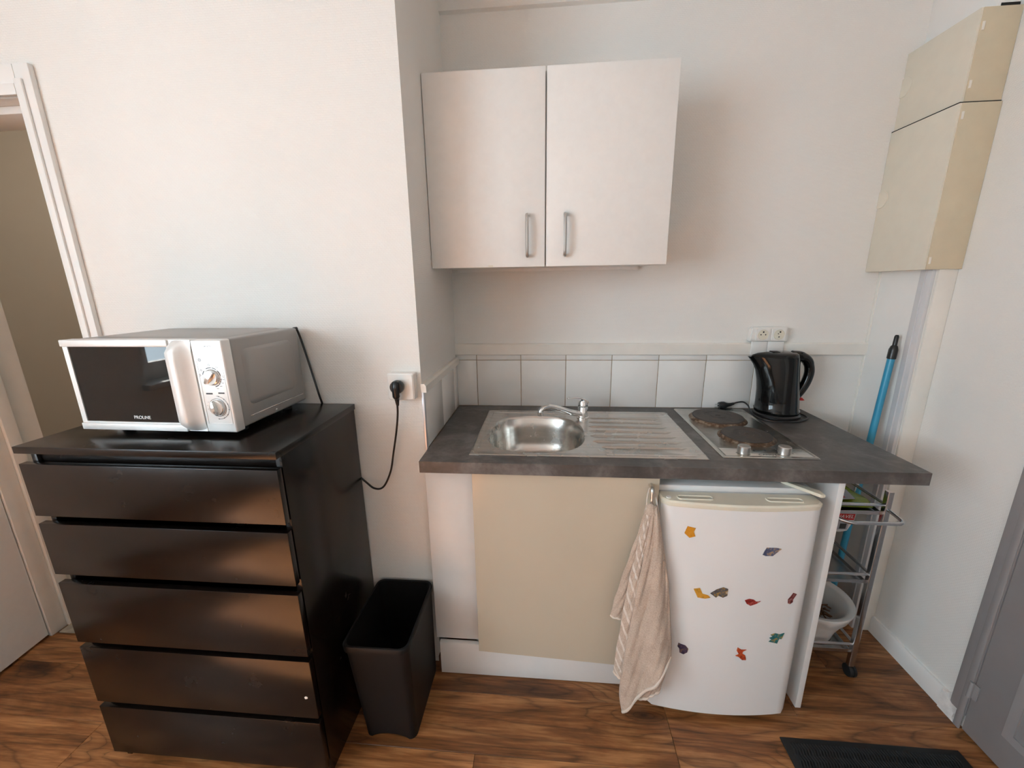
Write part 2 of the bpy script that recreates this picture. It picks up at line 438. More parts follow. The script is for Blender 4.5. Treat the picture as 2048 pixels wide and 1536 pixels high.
# hall behind the doorway
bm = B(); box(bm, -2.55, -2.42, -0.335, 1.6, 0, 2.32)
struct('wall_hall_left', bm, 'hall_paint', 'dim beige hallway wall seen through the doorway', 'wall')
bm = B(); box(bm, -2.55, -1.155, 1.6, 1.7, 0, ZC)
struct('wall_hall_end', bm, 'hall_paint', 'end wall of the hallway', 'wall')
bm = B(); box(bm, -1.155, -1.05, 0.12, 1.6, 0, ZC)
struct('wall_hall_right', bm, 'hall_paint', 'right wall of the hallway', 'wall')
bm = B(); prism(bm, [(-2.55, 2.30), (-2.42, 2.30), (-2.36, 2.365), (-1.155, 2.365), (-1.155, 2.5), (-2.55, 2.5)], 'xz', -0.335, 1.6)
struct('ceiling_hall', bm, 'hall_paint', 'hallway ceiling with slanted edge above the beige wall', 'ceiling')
hl = bpy.data.lights.new('hall_fill_light', 'POINT'); hl.energy = 5.5; hl.color = (1, 0.90, 0.78); hl.shadow_soft_size = 0.08  # added fill light without a fitting, brightens the dim hallway
hb = bpy.data.objects.new('hall_fill_light', hl); C.objects.link(hb); hb.location = (-1.5, 0.9, 2.2)

# window in the left wall (behind the viewer, seen in the reflections)
win = thing('window_1', 'white casement window in the left wall letting in daylight', 'window', (WX-0.12, (WY0+WY1)/2, WZ0)); win['kind'] = 'structure'
bm = B(); frame_prism(bm, (WY0, WY0+0.06, WY1-0.06, WY1), (WZ0, WZ0+0.06, WZ1-0.06, WZ1), WX-0.15, WX-0.09, 'yz')
obj('window_frame', bm, 'window_frame_paint', win)
ym = (WY0+WY1)/2
for a, b in ((WY0+0.05, ym), (ym, WY1-0.05)):
    bm = B(); frame_prism(bm, (a, a+0.05, b-0.05, b), (WZ0+0.05, WZ0+0.11, WZ1-0.10, WZ1-0.05), WX-0.13, WX-0.08, 'yz')
    sash = obj('casement', bm, 'window_frame_paint', win)
    bx('pane', 'pane_glass', sash, WX-0.107, WX-0.103, a+0.05, b-0.05, WZ0+0.11, WZ1-0.10)
    bx('hinge', 'handle_metal', sash, WX-0.082, WX-0.07, (b-0.03 if a > ym-0.1 else a+0.005), (b-0.005 if a > ym-0.1 else a+0.03), WZ0+0.16, WZ0+0.24, bev=0.003)
bx('window_sill', 'window_frame_paint', win, WX-0.13, WX+0.05, WY0-0.03, WY1+0.03, WZ0-0.03, WZ0+0.004, bev=0.004)

# doorway trim and the open white door
dt = thing('trim_1', 'white painted frame around the open doorway', 'door frame', (-1.12, -D1, 0)); dt['kind'] = 'structure'
bx('casing', 'paint_white', dt, -1.147, -1.096, -D1-0.016, -D1, 0, 2.076, bev=0.003)
bx('casing_bead', 'paint_white', dt, -1.147, -1.122, -D1-0.023, -D1-0.0155, 0, 2.036, bev=0.003)
bx('jamb', 'paint_white', dt, -1.165, -1.148, -D1-0.004, -0.345, 0, 1.985, bev=0.002)
bx('head_casing', 'paint_white', dt, -1.76, -1.1475, -D1-0.016, -D1, 2.024, 2.076, bev=0.003)
bx('head_bead', 'paint_white', dt, -1.76, -1.1475, -D1-0.023, -D1-0.0155, 1.994, 2.024, bev=0.003)
bx('head_stop', 'paint_white', dt, -1.70, -1.166, -0.47, -0.35, 1.972, 1.994, bev=0.002)
bx('hinge_jamb', 'paint_trim', dt, -1.7115, -1.695, -D1-0.004, -0.46, 0, 1.99, bev=0.002)
bx('hinge_stop', 'paint_trim', dt, -1.7115, -1.683, -0.4595, -0.42, 0, 1.99, bev=0.003)
bx('hall_wall_tile', 'tile_brown', dt, -1.7115, -1.700, -0.41, -0.337, 0.001, 0.065, bev=0.002)
bx('threshold', 'stone', dt, -1.683, -1.166, -0.50, -0.34, 0.0005, 0.006, bev=0.002)
d1 = thing('door_1', 'plain off-white door standing open at the left edge', 'door', (-1.712, -0.53, 0)); d1['kind'] = 'structure'
bm = B()
prism(bm, [(-1.703, -0.521), (-1.608, -1.236), (-1.647, -1.241), (-1.742, -0.526)], 'xy', 0.012, 1.975)
leaf = obj('door_leaf', bm, 'laminate_white', d1)
bm = B(); tube(bm, smooth_path([(-1.622, -1.17, 1.0), (-1.56, -1.165, 1.0), (-1.555, -1.05, 1.0)], 5), 0.009, 10); obj('door_handle', bm, 'handle_metal', d1)

# upper edge strip on the back wall
bm = B(); prism(bm, [(0.0, 2.412), (-0.016, 2.417), (-0.016, ZC-0.002), (0.0, ZC-0.002)], 'yz', 0.0, 1.72)
struct('trim_2', bm, 'wallpaper', 'raised strip along the top of the niche back wall', 'trim')

# pipe boxing in the right corner
bm = B(); box(bm, 1.712, XR, -0.236, 0.0, 0, ZC-0.003, bev=0.002)
pb = struct('wall_pipe_boxing', bm, 'paint_white', 'white boxed-in pipes in the right corner of the niche', 'pipe boxing')
bx('cable_duct', 'duct_grey', pb, 1.700, 1.713, -0.238, -0.192, 0, 1.50, bev=0.003)
bx('cable_duct_edge', 'duct_grey', pb, 1.696, 1.7005, -0.219, -0.215, 0, 1.50, bev=0.001)
bx('front_board', 'paint_trim', pb, 1.716, XR-0.001, -0.245, -0.2365, 0, 1.50, bev=0.002)
bx('seam_strip', 'paint_trim', pb, 1.7085, 1.7125, -0.012, 0.0, 0, 1.50, bev=0.001)

# baseboard on the right wall, plaster chip
bm = B(); prism(bm, [(XR, 0.0), (XR-0.014, 0.0), (XR-0.014, 0.062), (XR-0.008, 0.072), (XR, 0.072)], 'xz', -0.556, -0.246)
bb = struct('baseboard_right', bm, 'paint_white', 'white skirting board along the right wall', 'baseboard')
bm = B()
ch = [(-0.556, 0.0), (-0.556, 0.074), (-0.566, 0.070), (-0.572, 0.079), (-0.580, 0.066), (-0.590, 0.058), (-0.596, 0.04), (-0.606, 0.03), (-0.604, 0.012), (-0.614, 0.0)]
prism(bm, ch, 'yz', XR-0.018, XR+0.0); obj('chipped_plaster', bm, 'plaster', bb)

# grey door in the right wall
d2 = thing('door_2', 'grey panelled door with hinge in the right wall', 'door', (XR, -1.05, 0)); d2['kind'] = 'structure'
bx('door_casing', 'grey_paint', d2, XR-0.016, XR, -0.632, -0.584, 0.055, 2.1, bev=0.003)
bx('casing_bead', 'grey_paint', d2, XR-0.021, XR-0.015, -0.632, -0.612, 0.0, 2.1, bev=0.003)
bx('door_casing', 'grey_paint', d2, XR-0.016, XR, -1.52, -1.47, 0.0, 2.1, bev=0.003)
bx('head_casing', 'grey_paint', d2, XR-0.016, XR, -1.47, -0.632, 2.03, 2.1, bev=0.003)
lf = bx('door_leaf', 'grey_paint', d2, XR-0.014, XR-0.001, -1.468, -0.635, 0.008, 2.028, bev=0.001)
for z0, z1 in ((0.115, 0.85), (1.0, 1.9)):
    bm = B(); frame_prism(bm, (-1.37, -1.345, -0.755, -0.73), (z0, z0+0.025, z1-0.025, z1), XR-0.019, XR-0.0138, 'yz'); obj('panel_moulding', bm, 'grey_paint', lf)
    bx('door_panel', 'grey_paint', lf, XR-0.017, XR-0.0138, -1.32, -0.78, z0+0.05, z1-0.05, bev=0.0015)
bm = B(); cyl(bm, (XR-0.022, -0.632, 0.135), 0.006, 0.058, 12); box(bm, XR-0.019, XR-0.0155, -0.650, -0.618, 0.137, 0.19); obj('hinge', bm, 'grey_paint', d2)

# ------------------------------------------------------------------ backsplash tiles and mouldings (belong to the walls)
ZT = 0.8956
bm = B(); box(bm, 0.0, 1.478, -0.003, 0.0, ZT-0.03, 1.131); gb = obj('grout_bed', bm, 'grout', wall_back)
gap = 0.0030
xs = [0.0, 0.0945, 0.293, 0.4915, 0.6905, 0.889, 1.0865, 1.2845, 1.478]
for a, b in zip(xs, xs[1:]):
    bx('tile', 'tile_white', gb, a+gap/2, b-gap/2, -0.0058, -0.001, ZT+0.001, 1.106, bev=0.0012)
    bx('tile', 'tile_white', gb, a+gap/2, b-gap/2, -0.0058, -0.001, 1.1085, 1.131, bev=0.0012)
bm = B(); box(bm, 0.0, 0.003, -D1+0.010, 0.0, ZT-0.03, 1.094); gl_ = obj('grout_bed', bm, 'grout', wall_left_front)
ys = [-D1+0.010, -0.283, -0.083, -0.007]
for a, b in zip(ys, ys[1:]):
    bx('tile', 'tile_white', gl_, 0.001, 0.0058, a+gap/2, b-gap/2, ZT+0.001, 1.094, bev=0.0012)
bx('tile_edge_strip', 'strip_metal', wall_left_front, -0.001, 0.0065, -D1-0.004, -D1+0.0105, ZT-0.004, 1.094, bev=0.001)
bm = B(); prism(bm, [(0, 1.0945), (0.018, 1.0945), (0.018, 1.117), (0.011, 1.1235), (0, 1.1235)], 'xz', -D1-0.010, -0.016); 
tag(obj('trim_3', bm, 'paint_trim'), 'cream moulding above the tiles on the left side wall', 'trim', kind='structure')
bm = B(); prism(bm, [(0, 1.1315), (-0.013, 1.1315), (-0.015, 1.134), (-0.015, 1.178), (-0.011, 1.182), (0, 1.182)], 'yz', 0.0005, 1.726)
tag(obj('trim_4', bm, 'paint_trim'), 'long cream rail along the back wall above the tiles', 'trim', kind='structure')

# ================================================================== CHEST OF DRAWERS
CX0, CX1, CYF, CYB, CZ = -0.928, -0.229, -0.925, -0.523, 1.0545
ch = thing('chest_of_drawers', 'tall black-brown wooden chest of five drawers under the microwave', 'chest of drawers', ((CX0+CX1)/2, (CYF+CYB)/2, 0))
bx('top_board', 'black_brown', ch, CX0, CX1, CYF, CYB, CZ-0.0185, CZ, bev=0.0012)
for a in (CX0+0.014, CX1-0.016-0.004):
    bx('side_panel', 'black_brown', ch, a, a+0.016, CYF+0.022, CYB, 0.0, CZ-0.0187, bev=0.001)
bx('back_panel', 'black_brown', ch, CX0+0.031, CX1-0.021, CYB-0.006, CYB-0.002, 0.03, CZ-0.0187)
bx('plinth', 'black_brown', ch, CX0+0.031, CX1-0.021, CYF+0.045, CYF+0.061, 0.002, 0.07, bev=0.001)
for z0, z1 in ((0.861, 1.008), (0.683, 0.838), (0.458, 0.655), (0.241, 0.440), (0.042, 0.222)):
    dr = bx('drawer', 'black_brown', ch, CX0+0.004, CX1-0.004, CYF, CYF+0.017, z0, z1, bev=0.0012)
    bm = B()
    box(bm, CX0+0.045, CX0+0.057, CYF+0.0175, CYB-0.03, z0+0.02, z1-0.03); box(bm, CX1-0.047, CX1-0.035, CYF+0.0175, CYB-0.03, z0+0.02, z1-0.03)
    box(bm, CX0+0.0575, CX1-0.0475, CYF+0.03, CYB-0.03, z0+0.02, z0+0.026)
    obj('drawer_box', bm, 'black_brown', dr)
bm = B(); box(bm, CX0+0.031, CX1-0.021, CYF+0.030, CYF+0.046, CZ-0.075, CZ-0.0187); obj('front_rail', bm, 'black_brown', ch)
bm = B(); prism(bm, [(-0.264, 0.317), (-0.259, 0.321), (-0.254, 0.318), (-0.255, 0.313), (-0.262, 0.311)], 'xz', CYF-0.0006, CYF); ck = obj('chipped_spot', bm, 'clip_plastic', ch)

# ================================================================== MICROWAVE (local frame: x right, y depth, z up from the chest top)
MW, MD, MH0, MH1 = 0.447, 0.300, 0.016, 0.2555
mw = thing('microwave_oven', 'silver microwave oven with two dials standing on the chest of drawers', 'microwave', (-0.6105, -0.838, CZ), math.radians(-1.2))
L = dict(local=True)
x0, x1 = -MW/2, MW/2
xp = x0+MW*0.815                  # where the control panel starts
bm = B(); box(bm, x0+0.002, x1-0.001, 0.030, MD, MH0+0.004, MH1-0.001, bev=0.006, seg=3); body = obj('body', bm, 'micro_body', mw, **L)
# embossed side field, groove line, screw
ex = x1-0.001
poly = rrect(0.160, 0.148, 0.103, 0.077, 0.022); pol2 = rrect(0.160, 0.148, 0.094, 0.068, 0.016)
bm = B(); loft(bm, [[Vector((ex-0.0005, u, v)) for u, v in poly], [Vector((ex+0.0045, u, v)) for u, v in pol2]], True, False, True); obj('embossed_panel', bm, 'micro_body', body, **L)
bx('groove', 'knob_silver', body, ex-0.0005, ex+0.0012, 0.055, 0.285, 0.042, 0.0455, bev=0.0005, local=True)
bm = B(); lathe(bm, (ex-0.0005, 0.155, 0.030), [(0, 0.004), (0.0015, 0.004), (0.0022, 0.002)], 12, 'x'); obj('screw', bm, 'knob_silver', body, **L)
poly = rrect(0.0, 0.165, 0.19, 0.115, 0.02); pol2 = rrect(0.0, 0.165, 0.184, 0.109, 0.016)
bm = B(); loft(bm, [[Vector((u, v, MH1-0.0012)) for u, v in poly], [Vector((u, v, MH1+0.0018)) for u, v in pol2]], True, False, True); obj('embossed_top', bm, 'micro_body', body, **L)
for sx in (-1, 1):
    for yy in (0.07, 0.26):
        bm = B(); cyl(bm, (sx*0.18, yy, 0.0), 0.014, MH0+0.006, 16); obj('foot', bm, 'rubber', mw, **L)
# door
dz0, dz1 = MH0+0.001, MH1
gx0, gx1 = x0+0.014, x0+MW*0.672
gz0, gz1 = dz0+0.021, dz1-0.017
bm = B(); frame_prism(bm, (x0, gx0, gx1+0.01, xp-0.001), (dz0, gz0, gz1, dz1), 0.002, 0.029, 'xz')
door = obj('door', bm, 'micro_silver', mw, **L)
bx('door_glass', 'oven_glass', door, gx0-0.001, gx1+0.012, 0.0045, 0.010, gz0-0.001, gz1+0.001, local=True)
bx('top_strip', 'micro_silver', door, x0-0.001, gx1+0.002, -0.003, 0.0025, gz1, dz1+0.0005, bev=0.0022, local=True)
bx('bottom_strip', 'micro_silver', door, x0+0.0, gx1+0.01, -0.003, 0.0025, dz0-0.001, gz0-0.004, bev=0.0022, local=True)
text('lettering', 'PROLiNE', 0.0125, 'print_white', door, facing((x0+MW*0.40, 0.0042, gz0+0.012), (1, 0, 0), (0, 0, 1)), 0.0002)
# vertical bow handle
hw0, hw1 = gx1, xp-0.0012
prof = [(hw0, 0.004), (hw0+0.003, -0.012), (hw0+0.010, -0.021), (hw0+0.030, -0.024), (hw0+0.037, -0.021), (hw0+0.044, -0.012), (hw0+0.054, -0.004), (hw1, -0.001), (hw1, 0.004)]
bm = B(); rings = []
for t in [0, 0.02, 0.05, 0.09, 0.14, 0.22, 0.5, 0.8, 0.88, 0.93, 0.965, 0.99, 1.0]:
    z = dz0+(dz1-dz0)*t
    e = min(t, 1-t)/0.14; s_ = min(1.0, math.sin(min(1, e)*PI/2)*0.97+0.03)
    rings.append([Vector((u+(1-s_)*0.012*(1 if u < hw0+0.02 else 0), 0.004+(v-0.004)*s_, z)) for u, v in prof])
loft(bm, rings); obj('door_handle', bm, 'micro_silver', door, smooth=50, **L)
# control panel
bm = B(); box(bm, xp, x1+0.001, 0.0, 0.0295, dz0-0.001, dz1, bev=0.004, seg=3); cp = obj('control_panel', bm, 'micro_silver', mw, **L)
pcx = (xp+x1)/2; phw = (x1-xp)/2
bm = B(); frame_prism(bm, (xp+0.008, xp+0.0092, x1-0.0072, x1-0.006), (dz0+0.022, dz0+0.0232, dz1-0.0292, dz1-0.028), -0.0006, 0.0002, 'xz'); obj('panel_outline', bm, 'handle_metal', cp, **L)
text('model_print', 'LM207S', 0.0065, 'print_dark', cp, facing((pcx+0.003, -0.0001, dz1-0.016), (1, 0, 0), (0, 0, 1)), 0.0002)
def arc(bm, c, r0, r1, a0, a1, n=24):
    A = [bm.verts.new((c[0]+r0*math.sin(math.radians(a0+(a1-a0)*k/n)), c[1], c[2]+r0*math.cos(math.radians(a0+(a1-a0)*k/n)))) for k in range(n+1)]
    Bv = [bm.verts.new((c[0]+r1*math.sin(math.radians(a0+(a1-a0)*k/n)), c[1], c[2]+r1*math.cos(math.radians(a0+(a1-a0)*k/n)))) for k in range(n+1)]
    for k in range(n): bm.faces.new((A[k], A[k+1], Bv[k+1], Bv[k]))
for zi, (zk, rot) in enumerate(((0.162, 42), (0.083, -14))):
    c = (pcx+0.001, 0, zk)
    kb = B(); lathe(kb, (c[0], -0.0075, zk), [(0, 0.0175), (0.0015, 0.0195), (0.0082, 0.0212)], 36, 'y'); kn = obj('dial', kb, 'knob_silver', cp, **L)
    gb_ = B(); a = math.radians(rot); ux, uz = math.sin(a), math.cos(a); px_, pz_ = uz, -ux
    rings = []
    for t in (-1, -0.8, -0.4, 0, 0.4, 0.8, 1):
        w = 0.0066*(1-0.55*abs(t)**2); h = 0.0095*(1-0.45*t*t)
        o_ = Vector((c[0]+ux*0.0192*t, -0.007, zk+uz*0.0192*t))
        q = Vector((px_, 0, pz_))
        rings.append([o_-q*w, o_-q*w*0.6+Vector((0, -h, 0)), o_+q*w*0.6+Vector((0, -h, 0)), o_+q*w])
    loft(gb_, rings); obj('dial_grip', gb_, 'knob_silver', kn, **L)
    pr = B(); y = -0.0004
    if zi == 0:
        for a0, a1 in ((-75, -48), (-30, 5), (10, 38), (44, 80), (98, 108), (112, 122), (128, 138), (142, 168)): arc(pr, (c[0], y, zk), 0.0235, 0.0255, a0, a1)
        for a_ in (-80, -55, -5, 35, 85):
            arc(pr, (c[0]+0.0315*math.sin(math.radians(a_)), y, zk+0.0315*math.cos(math.radians(a_))), 0.0018, 0.0026, 0, 360, 12)
        for a_ in (100, 118, 138, 160):
            xx, zz = c[0]+0.0305*math.sin(math.radians(a_)), zk+0.0305*math.cos(math.radians(a_)); box(pr, xx-0.003, xx+0.003, y, y+0.0002, zz-0.0005, zz+0.0005)
        arc(pr, (pcx-0.024, y, zk+0.044), 0.003, 0.004, 0, 360, 16); box(pr, pcx-0.026, pcx-0.022, y, y+0.0002, zk+0.0434, zk+0.0446)
    else:
        arc(pr, (c[0], y, zk), 0.0228, 0.0238, 0, 360, 40); arc(pr, (c[0], y, zk), 0.030, 0.031, 5, 190, 40)
        for a_ in range(15, 200, 28): arc(pr, (c[0]+0.0305*math.sin(math.radians(a_)), y, zk+0.0305*math.cos(math.radians(a_))), 0.0, 0.0014, 0, 360, 8)
        for a_ in (-60, -80, -100): arc(pr, (c[0], y, zk), 0.0265, 0.0285, a_, a_+2, 2)
        box(pr, pcx-0.024, pcx-0.006, y, y+0.0002, zk+0.0345, zk+0.0385); box(pr, pcx+0.010, pcx+0.027, y, y+0.0002, zk+0.0365, zk+0.0400)
    obj('dial_print', pr, 'print_dark', cp, **L)
# the oven's own cord drops behind the chest
mwi = Matrix.Translation(mw.location) @ Matrix.Rotation(mw.rotation_euler.z, 4, 'Z'); mwi = mwi.inverted()
path = [(-0.388, -0.535, 1.307), (-0.383, -0.526, 1.27), (-0.362, -0.527, 1.17), (-0.345, -0.530, 1.09), (-0.344, -0.518, 1.045), (-0.34, -0.518, 0.98)]
bm = B(); tube(bm, [mwi @ Vector(p) for p in smooth_path(path, 7)], 0.0034, 8); obj('power_cord', bm, 'black_plastic', mw, **L)
pc = thing('power_cord', 'black power cord curving from behind the chest up to the wall plug', 'cord', (-0.15, -0.54, 0.75))
path = [(-0.30, -0.518, 0.84), (-0.222, -0.528, 0.777), (-0.184, -0.537, 0.754), (-0.150, -0.54, 0.763), (-0.120, -0.54, 0.82), (-0.102, -0.545, 0.89), (-0.084, -0.55, 0.965), (-0.070, -0.56, 1.03), (-0.066, -0.565, 1.065)]
bm = B(); tube(bm, smooth_path(path, 7), 0.0034, 8); obj('cable', bm, 'black_plastic', pc)
bm = B()
pp = [(-0.066, -0.563, 1.062), (-0.0655, -0.566, 1.088), (-0.0645, -0.572, 1.098), (-0.0635, -0.575, 1.125), (-0.0633, -0.570, 1.138)]
tube(bm, smooth_path(pp, 4), [0.0042+0.0075*min(1, k/7) for k in range(17)], 12)
lathe(bm, (-0.0633, -0.5735, 1.123), [(0, 0.0195), (0.004, 0.0215), (0.018, 0.0215), (0.0255, 0.019)], 24, 'y')
obj('plug', bm, 'black_plastic', pc)
bm = B(); cyl(bm, mwi @ Vector((-0.39, -0.545, 1.306)), 0.005, 0.014, 10, 'y'); obj('cord_gland', bm, 'rubber', mw, **L)

# ================================================================== SOCKETS
so = thing('wall_socket', 'cream single wall socket with a black plug beside the wall edge', 'socket', (-0.060, -D1, 1.12))
bm = B(); loft(bm, [[Vector((u, -D1, v)) for u, v in rrect(-0.058, 1.119, 0.043, 0.044, 0.006)], [Vector((u, -D1-0.030, v)) for u, v in rrect(-0.058, 1.119, 0.043, 0.044, 0.006)],
               [Vector((u, -D1-0.034, v)) for u, v in rrect(-0.058, 1.119, 0.039, 0.040, 0.006)]]); hs = obj('housing', bm, 'white_plastic', so)
bm = B(); frame_prism(bm, (-0.092, -0.0912, -0.0308, -0.030), (1.094, 1.0948, 1.1442, 1.145), -D1-0.0345, -D1-0.0338, 'xz'); obj('cover_line', bm, 'paint_trim', so)
ds = thing('double_socket', 'white double wall socket above the kettle', 'socket', (1.315, 0, 1.19))
bm = B(); prism(bm, [(1.240, 1.192), (1.246, 1.249), (1.385, 1.249), (1.391, 1.192)], 'xz', -0.030, -0.001); bmesh.ops.bevel(bm, geom=bm.edges[:], offset=0.004, segments=2, affect='EDGES'); obj('housing', bm, 'white_plastic', ds)
for i, c in enumerate((1.288, 1.350)):
    bm = B(); prism(bm, rrect(c, 1.2195, 0.026, 0.0235, 0.003), 'xz', -0.036, -0.0295); fp = obj('face_plate', bm, 'white_plastic', ds)
    bm = B(); lathe(bm, (c, -0.0366, 1.2195), [(0.0, 0.0192), (-0.0012, 0.0205), (0.0002, 0.0212)], 28, 'y', False, False); lathe(bm, (c, -0.0364, 1.2195), [(0, 0.0), (0, 0.0195)], 28, 'y', False, False); obj('socket_well', bm, 'cream_plastic', fp)
    bm = B()
    for dx, dz, r in (((-0.009, 0, 0.0026), (0.009, 0, 0.0026), (0, 0.011, 0.0034)) if i == 0 else ((0, -0.009, 0.0026), (-0.004, 0.004, 0.0022), (0.003, 0.011, 0.0034))):
        lathe(bm, (c+dx, -0.0368, 1.2195+dz), [(0, 0.0), (0, r)], 10, 'y', False, False)
    obj('pin_holes', bm, 'gap_shade', fp)
for a, b in ((1.253, 1.3155), (1.3165, 1.381)): bx('cable_cover', 'white_plastic', ds, a, b, -0.026, -0.0155, 1.1335, 1.1915, bev=0.004)

# ================================================================== WALL CABINET
wc = thing('wall_cabinet', 'white two-door wall cabinet with bar handles above the sink', 'cabinet', (0.402, -0.15, 1.491))
bm = B(); box(bm, 0.006, 0.799, -0.291, -0.002, 1.498, 2.083, bev=0.001); bd = obj('body', bm, 'laminate_white', wc)
bx('hanging_rail', 'edge_white', wc, 0.03, 0.775, -0.022, -0.003, 1.486, 1.498)
for a, b, hx in ((0.0025, 0.3975, 0.3385), (0.4025, 0.8045, 0.4650)):
    dr = bx('door', 'laminate_white', wc, a, b, -0.311, -0.2925, 1.4915, 2.088, bev=0.001)
    bm = B(); pts = [(hx, -0.311, 1.657), (hx, -0.327, 1.6575), (hx, -0.333, 1.652), (hx, -0.336, 1.635), (hx, -0.338, 1.592), (hx, -0.336, 1.549), (hx, -0.333, 1.532), (hx, -0.327, 1.5265), (hx, -0.311, 1.527)]
    tube(bm, smooth_path(pts, 4), 0.0056, 10); obj('handle', bm, 'handle_metal', dr)
bx('adhesive_mark', 'beige_plastic', wc, 0.203, 0.2185, -0.3114, -0.3108, 1.4935, 1.4985)

# ================================================================== WORKTOP, SINK, TAP, HOB
WT = 0.8956
wt = thing('worktop', 'dark slate-grey laminate worktop carrying sink and hob', 'worktop', (0.75, -0.3, 0.857))
bm = B(); frame_prism(bm, (0.0075, 0.175, 0.905, 1.497), (-0.616, -0.548, -0.10, -0.0065), 0.8575, WT)
bmesh.ops.remove_doubles(bm, verts=bm.verts[:], dist=1e-6)
obj('slab', bm, 'counter_slate', wt)
bx('end_strip', 'edge_white', wt, 0.0058, 0.0074, -0.616, -0.52, 0.8575, WT, bev=0.0003)

sk = thing('sink', 'stainless steel inset sink with ribbed drainer on the left', 'sink', (0.535, -0.32, WT))
sx0, sx1, sy0, sy1 = 0.157, 0.912, -0.559, -0.086
bc = (0.370, -0.345); ba, bb_ = 0.176, 0.188
def sup(t, a, b, e=2.7):
    c, s_ = math.cos(t), math.sin(t)
    return (bc[0]+a*math.copysign(abs(c)**(2/e), c), bc[1]+b*math.copysign(abs(s_)**(2/e), s_))
angs = [2*PI*k/96 for k in range(96)]
for cx_, cy_ in ((sx0, sy0), (sx1, sy0), (sx0, sy1), (sx1, sy1)): angs.append(math.atan2(cy_-bc[1], cx_-bc[0]) % (2*PI))
angs = sorted(set(angs))
def edge_pt(px_, py_, ins):
    dx, dy = px_-bc[0], py_-bc[1]; t = 1e9
    for lim, d, c in ((sx1-ins, dx, bc[0]), (sx0+ins, dx, bc[0]), (sy1-ins, dy, bc[1]), (sy0+ins, dy, bc[1])):
        if abs(d) > 1e-9:
            q = (lim-c)/d
            if q > 0: t = min(t, q)
    return (bc[0]+dx*t, bc[1]+dy*t)
rings = []
for ins, z in ((0.0, WT-0.001), (0.0, WT+0.002), (0.003, WT+0.0045), (0.010, WT+0.0045), (0.016, WT+0.0022)):
    rings.append([Vector((*edge_pt(bc[0]+math.cos(a), bc[1]+math.sin(a), ins), z)) for a in angs])
def sup_ang(a, A, Bb, e=2.7):
    r = (abs(math.cos(a)/A)**e+abs(math.sin(a)/Bb)**e)**(-1/e); return (bc[0]+r*math.cos(a), bc[1]+r*math.sin(a))
for k, z in ((1.0, WT+0.0022), (0.985, WT-0.001), (0.965, WT-0.008), (0.93, WT-0.05), (0.885, WT-0.10), (0.84, WT-0.128), (0.77, WT-0.143), (0.60, WT-0.149), (0.12, WT-0.151)):
    rings.append([Vector((*sup_ang(a, ba*k, bb_*k), z)) for a in angs])
bm = B(); loft(bm, rings, True, False, True); obj('basin', bm, 'steel', sk, smooth=40)
bm = B(); lathe(bm, (0.37, -0.345, WT-0.1508), [(0, 0.038), (0.002, 0.036), (0.001, 0.03), (-0.0004, 0.005)], 24); obj('drain', bm, 'chrome', sk)
for i in range(7):
    y = -0.175-0.050*i
    xa = (0.575, 0.572, 0.566, 0.562, 0.562, 0.566, 0.590)[i]; xb = 0.862+0.002*i
    bm = B(); n_ = 14; R_ = []
    for k in range(n_+1):
        t = k/n_; w = 0.0105*min(1, math.sin(PI*min(t, 1-t)*6) if min(t, 1-t) < 1/12 else 1)
        h = 0.0060*min(1, min(t, 1-t)*14)
        X = xa+(xb-xa)*t
        R_.append([Vector((X, y+w*u, WT+0.0018+h*v)) for u, v in ((-1, 0), (-0.6, 0.7), (0, 1), (0.6, 0.7), (1, 0))])
    loft(bm, R_, False, False, False); obj('drainer_rib', bm, 'steel', sk, smooth=60)
bm = B()
for pts in ([(0.545, -0.115), (0.885, -0.115), (0.893, -0.125), (0.893, -0.52), (0.883, -0.535), (0.60, -0.535)], [(0.50, -0.115), (0.19, -0.115), (0.179, -0.127), (0.179, -0.50)]):
    tube(bm, smooth_path([(u, v, WT+0.002) for u, v in pts], 5), 0.0032, 8, flat=0.6)
obj('raised_border', bm, 'steel', sk)

tp = thing('mixer_tap', 'chrome single-lever mixer tap behind the sink bowl', 'tap', (0.556, -0.165, WT+0.002))
tx, ty = 0.556, -0.165
bm = B(); lathe(bm, (tx, ty, WT+0.0015), [(0, 0.0255), (0.004, 0.0255), (0.007, 0.0215), (0.045, 0.020), (0.048, 0.0185), (0.051, 0.0205), (0.066, 0.020), (0.074, 0.015), (0.077, 0.006)], 32); obj('tap_body', bm, 'chrome', tp)
bm = B(); sp_ = smooth_path([(tx-0.008, ty-0.010, WT+0.020), (tx-0.05, ty-0.040, WT+0.036), (tx-0.10, ty-0.075, WT+0.062), (tx-0.135, ty-0.098, WT+0.076), (tx-0.160, ty-0.115, WT+0.076), (tx-0.171, ty-0.122, WT+0.066), (tx-0.172, ty-0.123, WT+0.054)], 6)
tube(bm, sp_, [0.0125-0.0035*k/(len(sp_)-1) for k in range(len(sp_))], 14); spt = obj('spout', bm, 'chrome', tp, smooth=60)
bm = B(); cyl(bm, (tx-0.172, ty-0.123, WT+0.049), 0.0115, 0.014, 20); obj('aerator', bm, 'chrome', spt)
bm = B(); lp = smooth_path([(tx+0.016, ty+0.004, WT+0.066), (tx+0.004, ty-0.002, WT+0.080), (tx-0.020, ty-0.012, WT+0.090), (tx-0.050, ty-0.022, WT+0.092), (tx-0.066, ty-0.027, WT+0.0905)], 5)
tube(bm, lp, [0.016, 0.0165, 0.017, 0.0165, 0.016, 0.0155, 0.0145, 0.013, 0.012, 0.0115, 0.011, 0.0105, 0.010, 0.0098, 0.0096, 0.0094, 0.0092, 0.009, 0.0085, 0.0078, 0.005], 14, flat=0.42); obj('lever', bm, 'chrome', tp, smooth=60)

